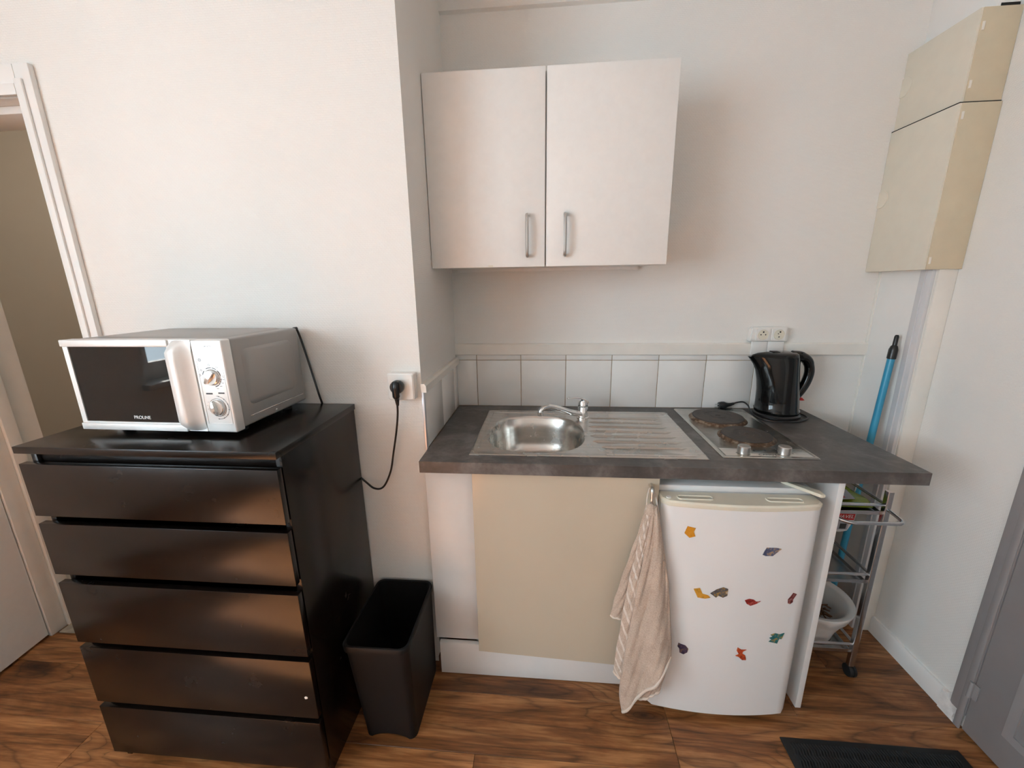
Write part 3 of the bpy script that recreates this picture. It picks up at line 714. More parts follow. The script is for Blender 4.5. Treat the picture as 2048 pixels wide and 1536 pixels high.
hb_ = thing('electric_hob', 'steel two-plate electric hob with rusty rings at the right of the sink', 'hob', (1.10, -0.29, WT))
hx0, hx1, hy0, hy1 = 0.957, 1.2455, -0.543, -0.037
bm = B(); loft(bm, [[Vector((u, v, z)) for u, v in rrect((hx0+hx1)/2, (hy0+hy1)/2, (hx1-hx0)/2-i_, (hy1-hy0)/2-i_, 0.004, 3)] for i_, z in ((0, WT+0.0002), (0, WT+0.003), (0.003, WT+0.0062), (0.009, WT+0.0062), (0.013, WT+0.0045))], True, True, True); obj('hob_plate', bm, 'hob_steel', hb_)
bx('control_strip', 'steel', hb_, hx0+0.014, hx1-0.014, hy0+0.012, -0.470, WT+0.0042, WT+0.0056, bev=0.0005)
for c, r in (((1.090, -0.165), 0.094), ((1.108, -0.365), 0.080)):
    bm = B(); z = WT+0.0046
    lathe(bm, (c[0], c[1], z), [(0, r+0.012), (0.0010, r+0.011), (0.0022, r+0.006), (0.006, r+0.004), (0.0085, r+0.0015), (0.0085, r)], 56, cap0=False, cap1=False); rg = obj('trim_ring', bm, 'rusty_ring', hb_)
    bm = B(); lathe(bm, (c[0], c[1], z), [(0.0, r), (0.0105, r), (0.0125, r-0.0015), (0.0128, r*0.55), (0.0118, r*0.54), (0.0118, r*0.28), (0.0128, r*0.27), (0.0128, r*0.1), (0.0108, r*0.08), (0.0108, 0.001)], 56); obj('hotplate', bm, 'cast_iron', hb_)
for x in (1.034, 1.157):
    bm = B(); lathe(bm, (x, -0.507, WT+0.0055), [(0, 0.017), (0.004, 0.017), (0.0045, 0.0195), (0.022, 0.0185), (0.0245, 0.0165)], 32); kk = obj('knob', bm, 'handle_metal', hb_)
for x in (1.075, 1.108):
    bm = B(); cyl(bm, (x, -0.487, WT+0.0055), 0.0042, 0.0016, 14); obj('indicator_lamp', bm, 'print_dark', hb_)
for x in (1.012, 1.183):
    bm = B(); cyl(bm, (x, -0.507, WT+0.0055), 0.002, 0.0003, 10); obj('position_mark', bm, 'print_dark', hb_)
text('lettering', 'CANDY', 0.0155, 'print_dark', hb_, facing((1.101, -0.5215, WT+0.0058), (1, 0, 0), (0, 1, 0)), 0.0002, local=False, space=1.05)

# ================================================================== KETTLE
kt = thing('kettle', 'glossy black electric kettle on the worktop under the double socket', 'kettle', (1.345, -0.098, WT))
kc = (1.345, -0.098)
bm = B(); lathe(bm, (kc[0]+0.002, kc[1], WT+0.0005), [(0, 0.080), (0.003, 0.084), (0.012, 0.084), (0.017, 0.078), (0.018, 0.01)], 40); obj('base', bm, 'black_plastic', kt)
sec = [(0.0185, 1.266, 1.426, 0.076), (0.030, 1.263, 1.427, 0.078), (0.034, 1.267, 1.424, 0.075), (0.07, 1.266, 1.420, 0.073), (0.11, 1.264, 1.414, 0.071), (0.15, 1.258, 1.408, 0.070), (0.19, 1.246, 1.403, 0.068), (0.215, 1.233, 1.400, 0.066), (0.236, 1.217, 1.399, 0.063), (0.246, 1.208, 1.398, 0.060)]
rings = []
for h, xl, xr, b in sec:
    r = []
    for k in range(44):
        a = 2*PI*k/44; cc, ss = math.cos(a), math.sin(a)
        xm = kc[0]
        x = xm+(xr-xm)*cc if cc > 0 else xm+(xm-xl)*cc
        pin = 1.0
        if cc < 0 and h > 0.15: pin = 1-0.55*((-cc)**2)*(h-0.15)/0.096
        tilt = 0.0
        if h > 0.2: tilt = (-cc*0.010 if cc < 0 else 0)*((h-0.2)/0.046)*0
        r.append(Vector((x, kc[1]+b*ss*pin, WT+h+tilt)))
    rings.append(r)
bm = B(); loft(bm, rings, True, True, True); kb = obj('kettle_body', bm, 'black_gloss', kt, smooth=50)
rings = []
for h, k_, sh in ((0.2462, 0.97, 0), (0.252, 0.94, 0.0), (0.259, 0.82, 0.004), (0.263, 0.6, 0.008), (0.2645, 0.25, 0.008)):
    xl, xr, b = 1.218, 1.399, 0.060; r = []
    for k in range(44):
        a = 2*PI*k/44; cc, ss = math.cos(a), math.sin(a); xm = kc[0]
        x = xm+sh+((xr-xm)*cc if cc > 0 else (xm-xl)*cc)*k_
        pin = 1-0.55*(cc*cc) if cc < 0 else 1
        r.append(Vector((x, kc[1]+b*k_*ss*pin, WT+h)))
    rings.append(r)
bm = B(); loft(bm, rings, True, True, True); ld = obj('lid', bm, 'black_gloss', kt, smooth=50)
bx('lid_latch', 'black_matte', ld, 1.295, 1.322, kc[1]-0.016, kc[1]+0.016, WT+0.2615, WT+0.266, bev=0.002)
bm = B(); hp = smooth_path([(1.375, kc[1], WT+0.249), (1.410, kc[1], WT+0.245), (1.438, kc[1], WT+0.225), (1.450, kc[1], WT+0.185), (1.443, kc[1], WT+0.140), (1.424, kc[1], WT+0.100), (1.404, kc[1], WT+0.072), (1.395, kc[1], WT+0.05)], 5)
tube(bm, hp, [0.020]*6+[0.019]*6+[0.0175]*(len(hp)-20)+[0.021]*8, 14, flat=1.0); obj('handle', bm, 'black_gloss', kt, smooth=60)
bm = B(); prism(bm, [(1.405, WT+0.080), (1.432, WT+0.079), (1.443, WT+0.068), (1.436, WT+0.067), (1.405, WT+0.068)], 'xz', kc[1]-0.012, kc[1]+0.012); obj('switch', bm, 'red_plastic', kt)
bx('gauge', 'label_grey', kt, 1.4165, 1.423, kc[1]-0.008, kc[1]+0.008, WT+0.03, WT+0.066, bev=0.002)
bm = B(); cd_ = smooth_path([(1.425, -0.080, WT+0.006), (1.450, -0.10, WT+0.005), (1.442, -0.145, WT+0.0045), (1.39, -0.185, WT+0.0045), (1.33, -0.197, WT+0.0045), (1.27, -0.180, WT+0.005), (1.253, -0.135, WT+0.006), (1.253, -0.085, WT+0.012), (1.264, -0.040, WT+0.022), (1.250, -0.026, WT+0.034), (1.225, -0.024, WT+0.032), (1.203, -0.024, WT+0.024)], 6)
tube(bm, cd_, 0.0032, 8); kcord = obj('power_cord', bm, 'black_plastic', kt)
bm = B(); tube(bm, [(1.212, -0.024, WT+0.027), (1.198, -0.024, WT+0.022), (1.185, -0.0245, WT+0.020), (1.172, -0.0245, WT+0.019), (1.160, -0.0247, WT+0.018), (1.150, -0.0247, WT+0.017)], [0.005, 0.007, 0.009, 0.016, 0.0165, 0.0145], 14); pg = obj('plug', bm, 'black_plastic', kcord)
for dz in (-0.006, 0.006):
    bm = B(); tube(bm, [(1.150, -0.0247, WT+0.017+dz), (1.134, -0.025, WT+0.016+dz)], 0.0023, 8); obj('plug_pin', bm, 'handle_metal', pg)

# ================================================================== BASE CABINET UNDER THE SINK
bcab = thing('sink_base_cabinet', 'base cabinet with glossy beige door under the sink', 'cabinet', (0.39, -0.30, 0))
bx('filler_panel', 'laminate_panel', bcab, 0.002, 0.172, -0.545, -0.528, 0.148, 0.8565, bev=0.001)
bx('plinth', 'laminate_panel', bcab, 0.016, 0.748, -0.560, -0.544, 0.002, 0.1415, bev=0.001)
bx('plinth_end', 'wood_edge', bcab, 0.0045, 0.0135, -0.548, -0.530, 0.0, 0.062)
bx('side_panel', 'laminate_panel', bcab, 0.150, 0.166, -0.527, -0.02, 0.10, 0.735, bev=0.001)
bx('side_panel', 'laminate_panel', bcab, 0.734, 0.750, -0.5435, -0.02, 0.0, 0.8565, bev=0.001)
bx('bottom_panel', 'laminate_panel', bcab, 0.1665, 0.7335, -0.527, -0.02, 0.12, 0.136)
bm = B(); prism(bm, [(0.168, -0.584), (0.7515, -0.609), (0.7523, -0.591), (0.1688, -0.566)], 'xy', 0.138, 0.8555); bmesh.ops.bevel(bm, geom=bm.edges[:], offset=0.0012, segments=2, affect='EDGES'); dr = obj('door', bm, 'beige_gloss', bcab)
bm = B(); hx = 0.7235; pts = [(hx, -0.608, 0.833), (hx, -0.634, 0.8335), (hx, -0.640, 0.828), (hx, -0.641, 0.81), (hx, -0.641, 0.74), (hx, -0.641, 0.715), (hx, -0.634, 0.7075), (hx, -0.608, 0.708)]
tube(bm, smooth_path(pts, 4), 0.0058, 10); obj('handle', bm, 'handle_metal', dr)

# ================================================================== FRIDGE
fr = thing('small_fridge', 'white under-counter fridge with curved door and map-shaped magnets', 'fridge', (0.98, -0.35, 0))
FX0, FX1 = 0.754, 1.2095
bx('body', 'fridge_body', fr, FX0+0.003, FX1-0.003, -0.588, -0.06, 0.028, 0.8020, bev=0.004)
bx('top_board', 'fridge_white', fr, FX0+0.002, FX1-0.002, -0.585, -0.06, 0.8022, 0.822, bev=0.004)
def fcurve(x, dz=0.0): t = (x-(FX0+FX1)/2)/((FX1-FX0)/2); return -0.643-0.022*(1-t*t)-dz
def door_poly(ins=0.0, y1=-0.592):
    n_ = 26; r_ = 0.012; P = []
    for k in range(n_+1):
        x = FX0+ins+(FX1-FX0-2*ins)*k/n_; t = abs(2*k/n_-1); e = max(0, (t-0.93)/0.07)
        P.append((x, fcurve(x)+ins+e*e*0.014))
    return P+[(FX1-ins, y1), (FX0+ins, y1)]
bm = B(); loft(bm, [[Vector((u, v, z)) for u, v in door_poly(i_)] for i_, z in ((0.004, 0.026), (0.0, 0.030), (0.0, 0.787))]); fd = obj('door', bm, 'fridge_white', fr, smooth=40)
bm = B(); loft(bm, [[Vector((u, v, z)) for u, v in door_poly(i_)] for i_, z in ((-0.0008, 0.7872), (-0.0015, 0.790), (-0.0015, 0.7985), (0.003, 0.8035))]); cap = obj('door_top_cap', bm, 'cream_plastic', fd, smooth=40)
for a, b in ((0.800, 0.905), (1.055, 1.160)):
    cx_ = (a+b)/2; bm = B(); loft(bm, [[Vector((u, v, z)) for u, v in rrect(cx_, -0.626, (b-a)/2-i_, 0.0125-i_, 0.009)] for i_, z in ((0, 0.8033), (0.0012, 0.8062), (0.0028, 0.8062), (0.0042, 0.8040))], True, False, True); obj('grip_recess', bm, 'cream_plastic', cap)
bm = B(); cyl(bm, (0.775, -0.628, 0.8032), 0.007, 0.003, 16); obj('hinge_plug', bm, 'white_plastic', cap)
bm = B(); loft(bm, [[Vector((u, v, 0.7865)) for u, v in door_poly(-0.0006)], [Vector((u, v, 0.7872)) for u, v in door_poly(-0.0006)]]); obj('cap_seam', bm, 'beige_plastic', fd)
bm = B(); loft(bm, [[Vector((u, v, 0.023)) for u, v in door_poly(0.006)], [Vector((u, v, 0.0265)) for u, v in door_poly(0.002)]]); obj('door_bottom_trim', bm, 'cream_plastic', fd)
bm = B(); prism(bm, [(1.130, -0.552), (1.150, -0.556), (1.2095, -0.612), (1.209, -0.640), (1.196, -0.642), (1.183, -0.622)], 'xy', 0.8225, 0.832); bmesh.ops.bevel(bm, geom=bm.edges[:], offset=0.002, segments=2, affect='EDGES'); obj('hinge_cover', bm, 'cream_plastic', fr)
for x in (0.80, 1.16):
    for y in (-0.54, -0.12):
        bm = B(); cyl(bm, (x, y, 0.0), 0.018, 0.0285, 16); obj('foot', bm, 'rubber', fr)

# magnets: little map pieces
mags = [
 ('orange fridge magnet shaped like a map piece, topmost on the door', (0.838, 0.708), [(-.010, .018), (.013, .014), (.008, .002), (.014, -.013), (-.002, -.020), (-.017, -.006)], [(0.3, (0.20, 0.06, 0.02)), (0.42, (0.62, 0.26, 0.02)), (0.62, (0.65, 0.28, 0.03)), (0.75, (0.6, 0.45, 0.25))], 70),
 ('slate-blue pointed fridge magnet at the upper right of the door', (1.073, 0.655), [(-.017, .014), (.012, .013), (.027, .009), (.014, -.004), (.004, -.014), (-.017, -.014), (-.026, -.010), (-.022, .002)], [(0.36, (0.035, 0.045, 0.10)), (0.5, (0.10, 0.12, 0.20)), (0.6, (0.45, 0.28, 0.12)), (0.72, (0.55, 0.5, 0.5))], 60),
 ('yellow boot-shaped fridge magnet left of the grey one', (0.889, 0.500), [(-.026, .012), (-.008, .017), (.001, -.002), (.018, -.006), (.025, -.013), (.010, -.019), (-.012, -.017), (-.017, -.006)], [(0.3, (0.08, 0.10, 0.03)), (0.44, (0.60, 0.28, 0.03)), (0.65, (0.62, 0.32, 0.05)), (0.75, (0.7, 0.5, 0.35))], 55),
 ('dark grey wedge-shaped fridge magnet beside the yellow boot', (0.938, 0.508), [(-.026, -.006), (-.008, .010), (.010, .019), (.024, .014), (.024, -.010), (.012, -.018), (-.002, -.012), (-.008, -.020), (-.018, -.012)], [(0.36, (0.05, 0.045, 0.05)), (0.52, (0.12, 0.11, 0.11)), (0.6, (0.35, 0.20, 0.03)), (0.75, (0.6, 0.55, 0.52))], 55),
 ('small red arrow-shaped fridge magnet in the middle of the door', (1.038, 0.478), [(-.023, .006), (-.010, .012), (.004, .009), (.012, .002), (.025, .004), (.014, -.005), (-.004, -.013), (-.016, -.006)], [(0.36, (0.10, 0.02, 0.02)), (0.52, (0.36, 0.025, 0.02)), (0.7, (0.5, 0.25, 0.2))], 70),
 ('narrow maroon fridge magnet near the right edge of the door', (1.156, 0.488), [(.004, .020), (.015, .015), (.006, -.004), (.007, -.013), (-.001, -.020), (-.008, -.017), (-.010, -.003), (-.004, .006)], [(0.36, (0.03, 0.012, 0.012)), (0.5, (0.22, 0.03, 0.03)), (0.68, (0.45, 0.35, 0.30))], 70),
 ('teal jagged fridge magnet at the lower right of the door', (1.130, 0.342), [(-.020, .014), (-.006, .019), (.010, .014), (.024, .018), (.018, -.004), (.010, -.003), (.006, -.021), (-.008, -.016), (-.022, -.012), (-.014, -.004), (-.022, .002), (-.012, .006)], [(0.34, (0.01, 0.06, 0.06)), (0.5, (0.02, 0.18, 0.19)), (0.6, (0.45, 0.25, 0.04)), (0.75, (0.5, 0.4, 0.4))], 60),
 ('dark purple fridge magnet at the lower left beside the towel', (0.850, 0.281), [(-.014, .022), (-.005, .018), (.008, .015), (.017, .004), (.015, -.010), (.004, -.020), (-.008, -.015), (-.010, .000), (-.016, .008)], [(0.36, (0.02, 0.015, 0.04)), (0.52, (0.06, 0.045, 0.10)), (0.62, (0.22, 0.13, 0.07)), (0.75, (0.35, 0.2, 0.15))], 60),
 ('orange-red spiky fridge magnet, lowest on the door', (1.027, 0.283), [(-.012, .024), (.000, .016), (.016, .016), (.006, .009), (.004, .001), (.014, -.006), (.019, -.024), (.006, -.024), (-.006, -.012), (-.016, -.008), (-.006, -.002), (-.014, .012)], [(0.34, (0.09, 0.02, 0.02)), (0.48, (0.50, 0.06, 0.02)), (0.62, (0.55, 0.12, 0.03)), (0.75, (0.6, 0.5, 0.45))], 65)]
for i, (lab, (mx_, mz_), poly, stops, sc_) in enumerate(mags):
    nm = 'magnet_print_%d' % i; mag_mat(nm, stops, sc_)
    yy = fcurve(mx_); slope = (fcurve(mx_+0.01)-fcurve(mx_-0.01))/0.02
    bm = B(); loft(bm, [[Vector((u, slope*u-d, v)) for u, v in poly] for d in (0.0003, 0.0017)])
    o = obj('fridge_magnet', bm, nm, origin=(0, 0, 0), smooth=0); o.location = (mx_, yy, mz_)
    tag(o, lab, 'magnet', 'map-shaped magnets on the fridge door')

# ================================================================== TOWEL
tw = thing('hand_towel', 'beige striped terry hand towel hanging from the cabinet door handle', 'towel', (0.715, -0.66, 0.08))
def sheet(name, Ls, Rs, mat, folds, amp, y0, y1, thick=0.006, nu=30, nv=40, parent=tw, bulge=0.02, hem=None):
    """cloth between a left and a right outline (lists of (x, z) from top to bottom), hanging at depth y0 (top) to y1 (bottom)"""
    Lp = smooth_path([(x, 0, z) for x, z in Ls], 8); Rp = smooth_path([(x, 0, z) for x, z in Rs], 8)
    def at(P, t):
        q = t*(len(P)-1); i = min(int(q), len(P)-2); return P[i].lerp(P[i+1], q-i)
    bm = B(); uv = bm.loops.layers.uv.new('UVMap'); G = []
    for j in range(nv+1):
        v = j/nv; a, b = at(Lp, v), at(Rp, v); row = []
        for i in range(nu+1):
            u = i/nu; p = a.lerp(b, u)
            y = y0+(y1-y0)*v-bulge*math.sin(PI*u)*(0.4+0.6*v)-amp*(0.35+0.65*v)*math.sin(folds*2*PI*u+1.7*v+0.6*math.sin(5*v))
            y -= 0.0015*math.sin(23*u+31*v)
            row.append(bm.verts.new((p.x, y, p.z)))
        G.append(row)
    for j in range(nv):
        for i in range(nu):
            f = bm.faces.new((G[j][i], G[j][i+1], G[j+1][i+1], G[j+1][i]))
            for l, (uu, vv) in zip(f.loops, ((i/nu, j/nv), ((i+1)/nu, j/nv), ((i+1)/nu, (j+1)/nv), (i/nu, (j+1)/nv))): l[uv].uv = (uu, vv)
    edge = [v.co.copy() for v in G[-1]]; le = [r[0].co.copy() for r in G]
    o = obj(name, bm, mat, parent, smooth=80)
    m = o.modifiers.new('thickness', 'SOLIDIFY'); m.thickness = thick; m.offset = 0
    return o, edge, le
# outlines in metres on the hanging plane
_, e1, _ = sheet('back_fold', [(0.708, 0.785), (0.690, 0.70), (0.660, 0.58), (0.632, 0.46), (0.620, 0.385)], [(0.722, 0.785), (0.724, 0.70), (0.715, 0.58), (0.700, 0.46), (0.690, 0.380)], 'terry', 1.2, 0.006, -0.645, -0.640)
_, e2, _ = sheet('striped_band', [(0.706, 0.782), (0.688, 0.66), (0.668, 0.54), (0.652, 0.40), (0.640, 0.27), (0.634, 0.190)], [(0.727, 0.782), (0.716, 0.66), (0.712, 0.54), (0.705, 0.40), (0.690, 0.27), (0.676, 0.180)], 'terry_striped', 0.5, 0.005, -0.652, -0.668)
_, e3, _ = sheet('lower_fold', [(0.730, 0.62), (0.735, 0.50), (0.732, 0.35), (0.720, 0.20), (0.708, 0.118)], [(0.765, 0.62), (0.785, 0.50), (0.796, 0.34), (0.792, 0.22), (0.776, 0.150)], 'terry', 1.0, 0.006, -0.672, -0.690)
_, e4, _ = sheet('front_fold', [(0.718, 0.790), (0.708, 0.66), (0.692, 0.54), (0.672, 0.38), (0.655, 0.23), (0.650, 0.130), (0.660, 0.075)], [(0.732, 0.790), (0.752, 0.70), (0.770, 0.60), (0.785, 0.50), (0.795, 0.40), (0.802, 0.325), (0.800, 0.290)], 'terry', 1.5, 0.010, -0.655, -0.705, bulge=0.022)
for e in (e1, e2, e3, e4):
    bm = B(); tube(bm, [p+Vector((0, -0.001, 0)) for p in e], 0.0048, 8); obj('hem', bm, 'towel_hem', tw)
bm = B(); tube(bm, smooth_path([(0.708, -0.650, 0.770), (0.7085, -0.640, 0.80), (0.716, -0.628, 0.825), (0.7235, -0.622, 0.832), (0.732, -0.630, 0.818), (0.737, -0.648, 0.79), (0.744, -0.656, 0.75)], 5), 0.0035, 8, flat=0.6); obj('hanging_loop', bm, 'towel_hem', tw)
bm = B(); lathe(bm, (0.7185, -0.652, 0.765), [(0, 0.020), (0.012, 0.016), (0.024, 0.012), (0.030, 0.004)], 16); obj('gathered_top', bm, 'terry', tw)

# ================================================================== SUPPORT PANEL RIGHT OF THE FRIDGE
sp2 = bx('worktop_support_panel', 'laminate_panel', None, 1.268, 1.2865, -0.600, -0.02, 0.001, 0.8565, bev=0.001)
tag(sp2, 'white upright panel holding up the worktop right of the fridge', 'panel')

# ================================================================== TROLLEY
tr = thing('rolling_trolley', 'narrow chrome three-tier trolley on casters beside the support panel', 'trolley', (1.435, -0.29, 0))
tx0, tx1, tyf, tyb = 1.335, 1.533, -0.460, -0.115
for x in (tx0, tx1):
    for y in (tyf, tyb):
        bm = B(); loft(bm, [[Vector((u, v, z)) for u, v in rrect(x, y, 0.0095, 0.0095, 0.003, 3)] for z in (0.048, 0.755)]); po = obj('post', bm, 'trolley_metal', tr)
        for z in (0.705, 0.655, 0.436, 0.390, 0.140, 0.090):
            if y == tyf: bm = B(); lathe(bm, (x+0.0095, y, z), [(0, 0.004), (0.0025, 0.0035)], 10, 'x'); obj('screw', bm, 'chrome', po)
        bm = B(); lathe(bm, (x+0.004, y, 0.0235), [(-0.013, 0.016), (-0.012, 0.0215), (-0.004, 0.023), (-0.003, 0.018), (0.003, 0.018), (0.004, 0.023), (0.012, 0.0215), (0.013, 0.016)], 24, 'x'); cyl(bm, (x, y, 0.036), 0.009, 0.012, 12); obj('caster', bm, 'rubber', tr)
for zr in (0.705, 0.437, 0.140):
    bm = B(); g = 0.0055
    for p, q in (((tx0, tyf), (tx1, tyf)), ((tx0, tyb), (tx1, tyb)), ((tx0, tyf), (tx0, tyb)), ((tx1, tyf), (tx1, tyb))): tube(bm, [(p[0], p[1], zr), (q[0], q[1], zr)], g, 10)
    obj('guard_rail', bm, 'trolley_metal', tr)
    zt = zr-0.031
    bm = B(); box(bm, tx0+0.006, tx1-0.012, tyf+0.004, tyb-0.004, zt-0.002, zt); frame_prism(bm, (tx0+0.004, tx0+0.006, tx1-0.012, tx1-0.010), (tyf+0.001, tyf+0.004, tyb-0.004, tyb-0.001), zt-0.006, zt+0.006); obj('tray', bm, 'trolley_metal', tr)
bm = B(); hp = [(tx1, tyf-0.008, 0.692), (tx1+0.004, tyf-0.045, 0.686), (tx1+0.003, tyf-0.062, 0.683), (tx1-0.008, tyf-0.071, 0.681), (tx1-0.03, tyf-0.072, 0.680), (tx0+0.09, tyf-0.072, 0.680), (tx0+0.045, tyf-0.072, 0.680), (tx0+0.02, tyf-0.062, 0.683), (tx0+0.004, tyf-0.04, 0.687), (tx0, tyf-0.008, 0.692)]
tube(bm, smooth_path(hp, 6), 0.0058, 12); obj('push_handle', bm, 'trolley_metal', tr)

# things on the trolley
zt1, zt2, zt3 = 0.705-0.031, 0.437-0.031, 0.140-0.031
def pillow(name, mat, c, hx, hy, hz, seed, parent=None, flat=0.35):
    bm = B(); rnd = random.Random(seed); n_ = 14; T, Bo = [], []
    for i in range(n_+1):
        t_, b_ = [], []
        for j in range(n_+1):
            u, v = 2*i/n_-1, 2*j/n_-1
            h = hz*max(0, (1-u**6)*(1-v**6))**0.5*(0.8+0.25*math.sin(3*u+seed)*math.cos(4*v))
            t_.append(bm.verts.new((c[0]+hx*u, c[1]+hy*v, c[2]+h+hz*flat))); b_.append(bm.verts.new((c[0]+hx*u, c[1]+hy*v, c[2]+hz*flat-h*flat)))
        T.append(t_); Bo.append(b_)
    for i in range(n_):
        for j in range(n_):
            bm.faces.new((T[i][j], T[i+1][j], T[i+1][j+1], T[i][j+1])); bm.faces.new((Bo[i][j], Bo[i][j+1], Bo[i+1][j+1], Bo[i+1][j]))
    bmesh.ops.remove_doubles(bm, verts=bm.verts[:], dist=0.0002)
    return bm
gp = thing('food_packet', 'green plastic packet lying on the top trolley tier', 'packet', (1.445, -0.33, zt1))
bm = pillow('', '', (1.440, -0.335, zt1), 0.080, 0.105, 0.024, 3); obj('wrapper', bm, 'green_packet', gp, smooth=70)
bm = B(); prism(bm, [(1.405, -0.435), (1.455, -0.430), (1.470, -0.365), (1.430, -0.345), (1.400, -0.36)], 'xy', zt1+0.0335, zt1+0.0348); pr_ = obj('picture_print', bm, 'label_grey', gp)
bm = B(); prism(bm, [(1.400, -0.425), (1.428, -0.425), (1.436, -0.375), (1.402, -0.365)], 'xy', zt1+0.0349, zt1+0.0356); obj('red_print', bm, 'label_red', gp)
wb = thing('plastic_bag', 'white crumpled bag behind the green packet on the trolley', 'bag', (1.42, -0.19, zt1))
bm = B(); rings = []
for h, s_ in ((0, 0.9), (0.03, 1.0), (0.08, 0.95), (0.12, 0.75), (0.15, 0.45), (0.165, 0.5)):
    rings.append([Vector((1.43+0.060*s_*math.cos(2*PI*k/24)*(1+0.12*math.sin(k*2.1+h*30)), -0.165+0.034*s_*math.sin(2*PI*k/24)*(1+0.15*math.cos(k*1.7+h*40)), zt1+h)) for k in range(24)])
loft(bm, rings); obj('bag', bm, 'bag_white', wb, smooth=60)
jb = thing('bleach_bottle', 'white bleach container with red label hanging under the top trolley tier', 'bottle', (1.46, -0.33, 0.53))
jx, jy, jz = 1.455, -0.325, 0.531
rings = []
for h, hx_, hy_, r_ in ((0, 0.038, 0.024, 0.018), (0.003, 0.046, 0.034, 0.022), (0.012, 0.054, 0.040, 0.014), (0.060, 0.064, 0.044, 0.006), (0.112, 0.066, 0.0483, 0.006), (0.116, 0.068, 0.050, 0.008), (0.120, 0.066, 0.046, 0.006)):
    rings.append([Vector((u, v, jz+h)) for u, v in rrect(jx, jy, hx_, hy_, r_)])
bm = B(); loft(bm, rings); obj('container', bm, 'bleach_white', jb, smooth=50)
def band(x0_, x1_, z0, z1, d, mat, name):
    def f(h): return 0.040+(h-0.012)*0.083
    bm = B(); loft(bm, [[Vector((u, jy-f(z-jz)-e, z)) for u, e in ((x0_, 0.0), (x1_, 0.0), (x1_, d), (x0_, d))] for z in (z0, z1)]); return obj(name, bm, mat, jb)
band(jx-0.045, jx+0.0585, jz+0.060, jz+0.108, 0.0012, 'label_red', 'label')
band(jx-0.040, jx+0.045, jz+0.018, jz+0.058, 0.0010, 'label_grey', 'label_lower')
band(jx+0.016, jx+0.038, jz+0.022, jz+0.044, 0.0018, 'print_dark', 'barcode')
text('lettering', 'JAVEL', 0.0195, 'print_white', jb, facing((jx+0.030, jy-0.0470, jz+0.074), (1, 0, 0), (0, -0.083, 1)), 0.0002, local=False, shear=0.25)
bm = B(); tube(bm, smooth_path([(jx+0.062, jy, jz+0.105), (jx+0.076, jy, jz+0.15), (tx1+0.001, jy, 0.7125), (tx1+0.0075, jy, 0.705), (tx1+0.001, jy, 0.6975)], 5), 0.0022, 8); obj('hanging_hook', bm, 'white_plastic', jb)

bw = thing('oval_basin', 'white oval plastic basin on the lowest trolley tier', 'basin', (1.425, -0.33, zt3))
bwc = (1.437, -0.338)
rings = []
for h, a_, b_ in ((0.001, 0.066, 0.085), (0.006, 0.078, 0.096), (0.045, 0.086, 0.106), (0.075, 0.106, 0.116), (0.095, 0.118, 0.124), (0.100, 0.124, 0.130), (0.118, 0.130, 0.134), (0.132, 0.138, 0.140), (0.138, 0.137, 0.139), (0.138, 0.124, 0.127), (0.130, 0.114, 0.118), (0.075, 0.098, 0.108), (0.012, 0.072, 0.088), (0.0075, 0.02, 0.03)):
    rings.append([Vector((bwc[0]+a_*math.cos(2*PI*k/48), bwc[1]+b_*math.sin(2*PI*k/48), zt3+h)) for k in range(48)])
bm = B(); loft(bm, rings, True, True, True); obj('basin_shell', bm, 'basin_white', bw, smooth=50)
rs = random.Random(5)
bm = B()
for i in range(130):
    a, r_ = rs.random()*2*PI, rs.random()**0.5
    c = Vector((bwc[0]-0.012+0.075*r_*math.cos(a), bwc[1]+0.010+0.078*r_*math.sin(a), zt3+0.030+0.070*rs.random()))
    d = Vector((rs.uniform(-1, 1), rs.uniform(-1, 1), rs.uniform(-0.5, 0.7))).normalized()*0.02
    tube(bm, smooth_path([c-d, c+Vector((rs.uniform(-.006, .006), rs.uniform(-.006, .006), 0.004)), c+d], 3), 0.0028, 5)
o = obj('dried_roots', bm, 'root_brown', origin=(bwc[0], bwc[1], zt3+0.01)); tag(o, 'brown dried root scraps heaped in the white oval basin', 'roots', kind='stuff')

# ================================================================== BROOM
br = thing('broom_handle', 'blue broom handle with black cap leaning in the right corner', 'broom handle', (1.605, -0.21, 0))
t0 = Vector((1.684, -0.174, 1.232)); t1 = Vector((1.630, -0.201, 0.349)); dd = (t0-t1)/(t0.z-t1.z)
def bp(z): return t1+dd*(z-t1.z)
bm = B(); tube(bm, [bp(0.06), bp(1.152)], 0.0115, 14); obj('pole', bm, 'blue_pole', br)
bm = B(); tube(bm, [bp(1.145), bp(1.147), bp(1.180), bp(1.192), bp(1.196), bp(1.228), bp(1.234)], [0.0120, 0.0138, 0.0138, 0.0105, 0.0070, 0.0068, 0.004], 14); obj('hanging_cap', bm, 'black_plastic', br)
bm = B(); tube(bm, [bp(0.001), bp(0.02), bp(0.066)], [0.010, 0.0125, 0.0125], 14); obj('end_cap', bm, 'black_plastic', br)

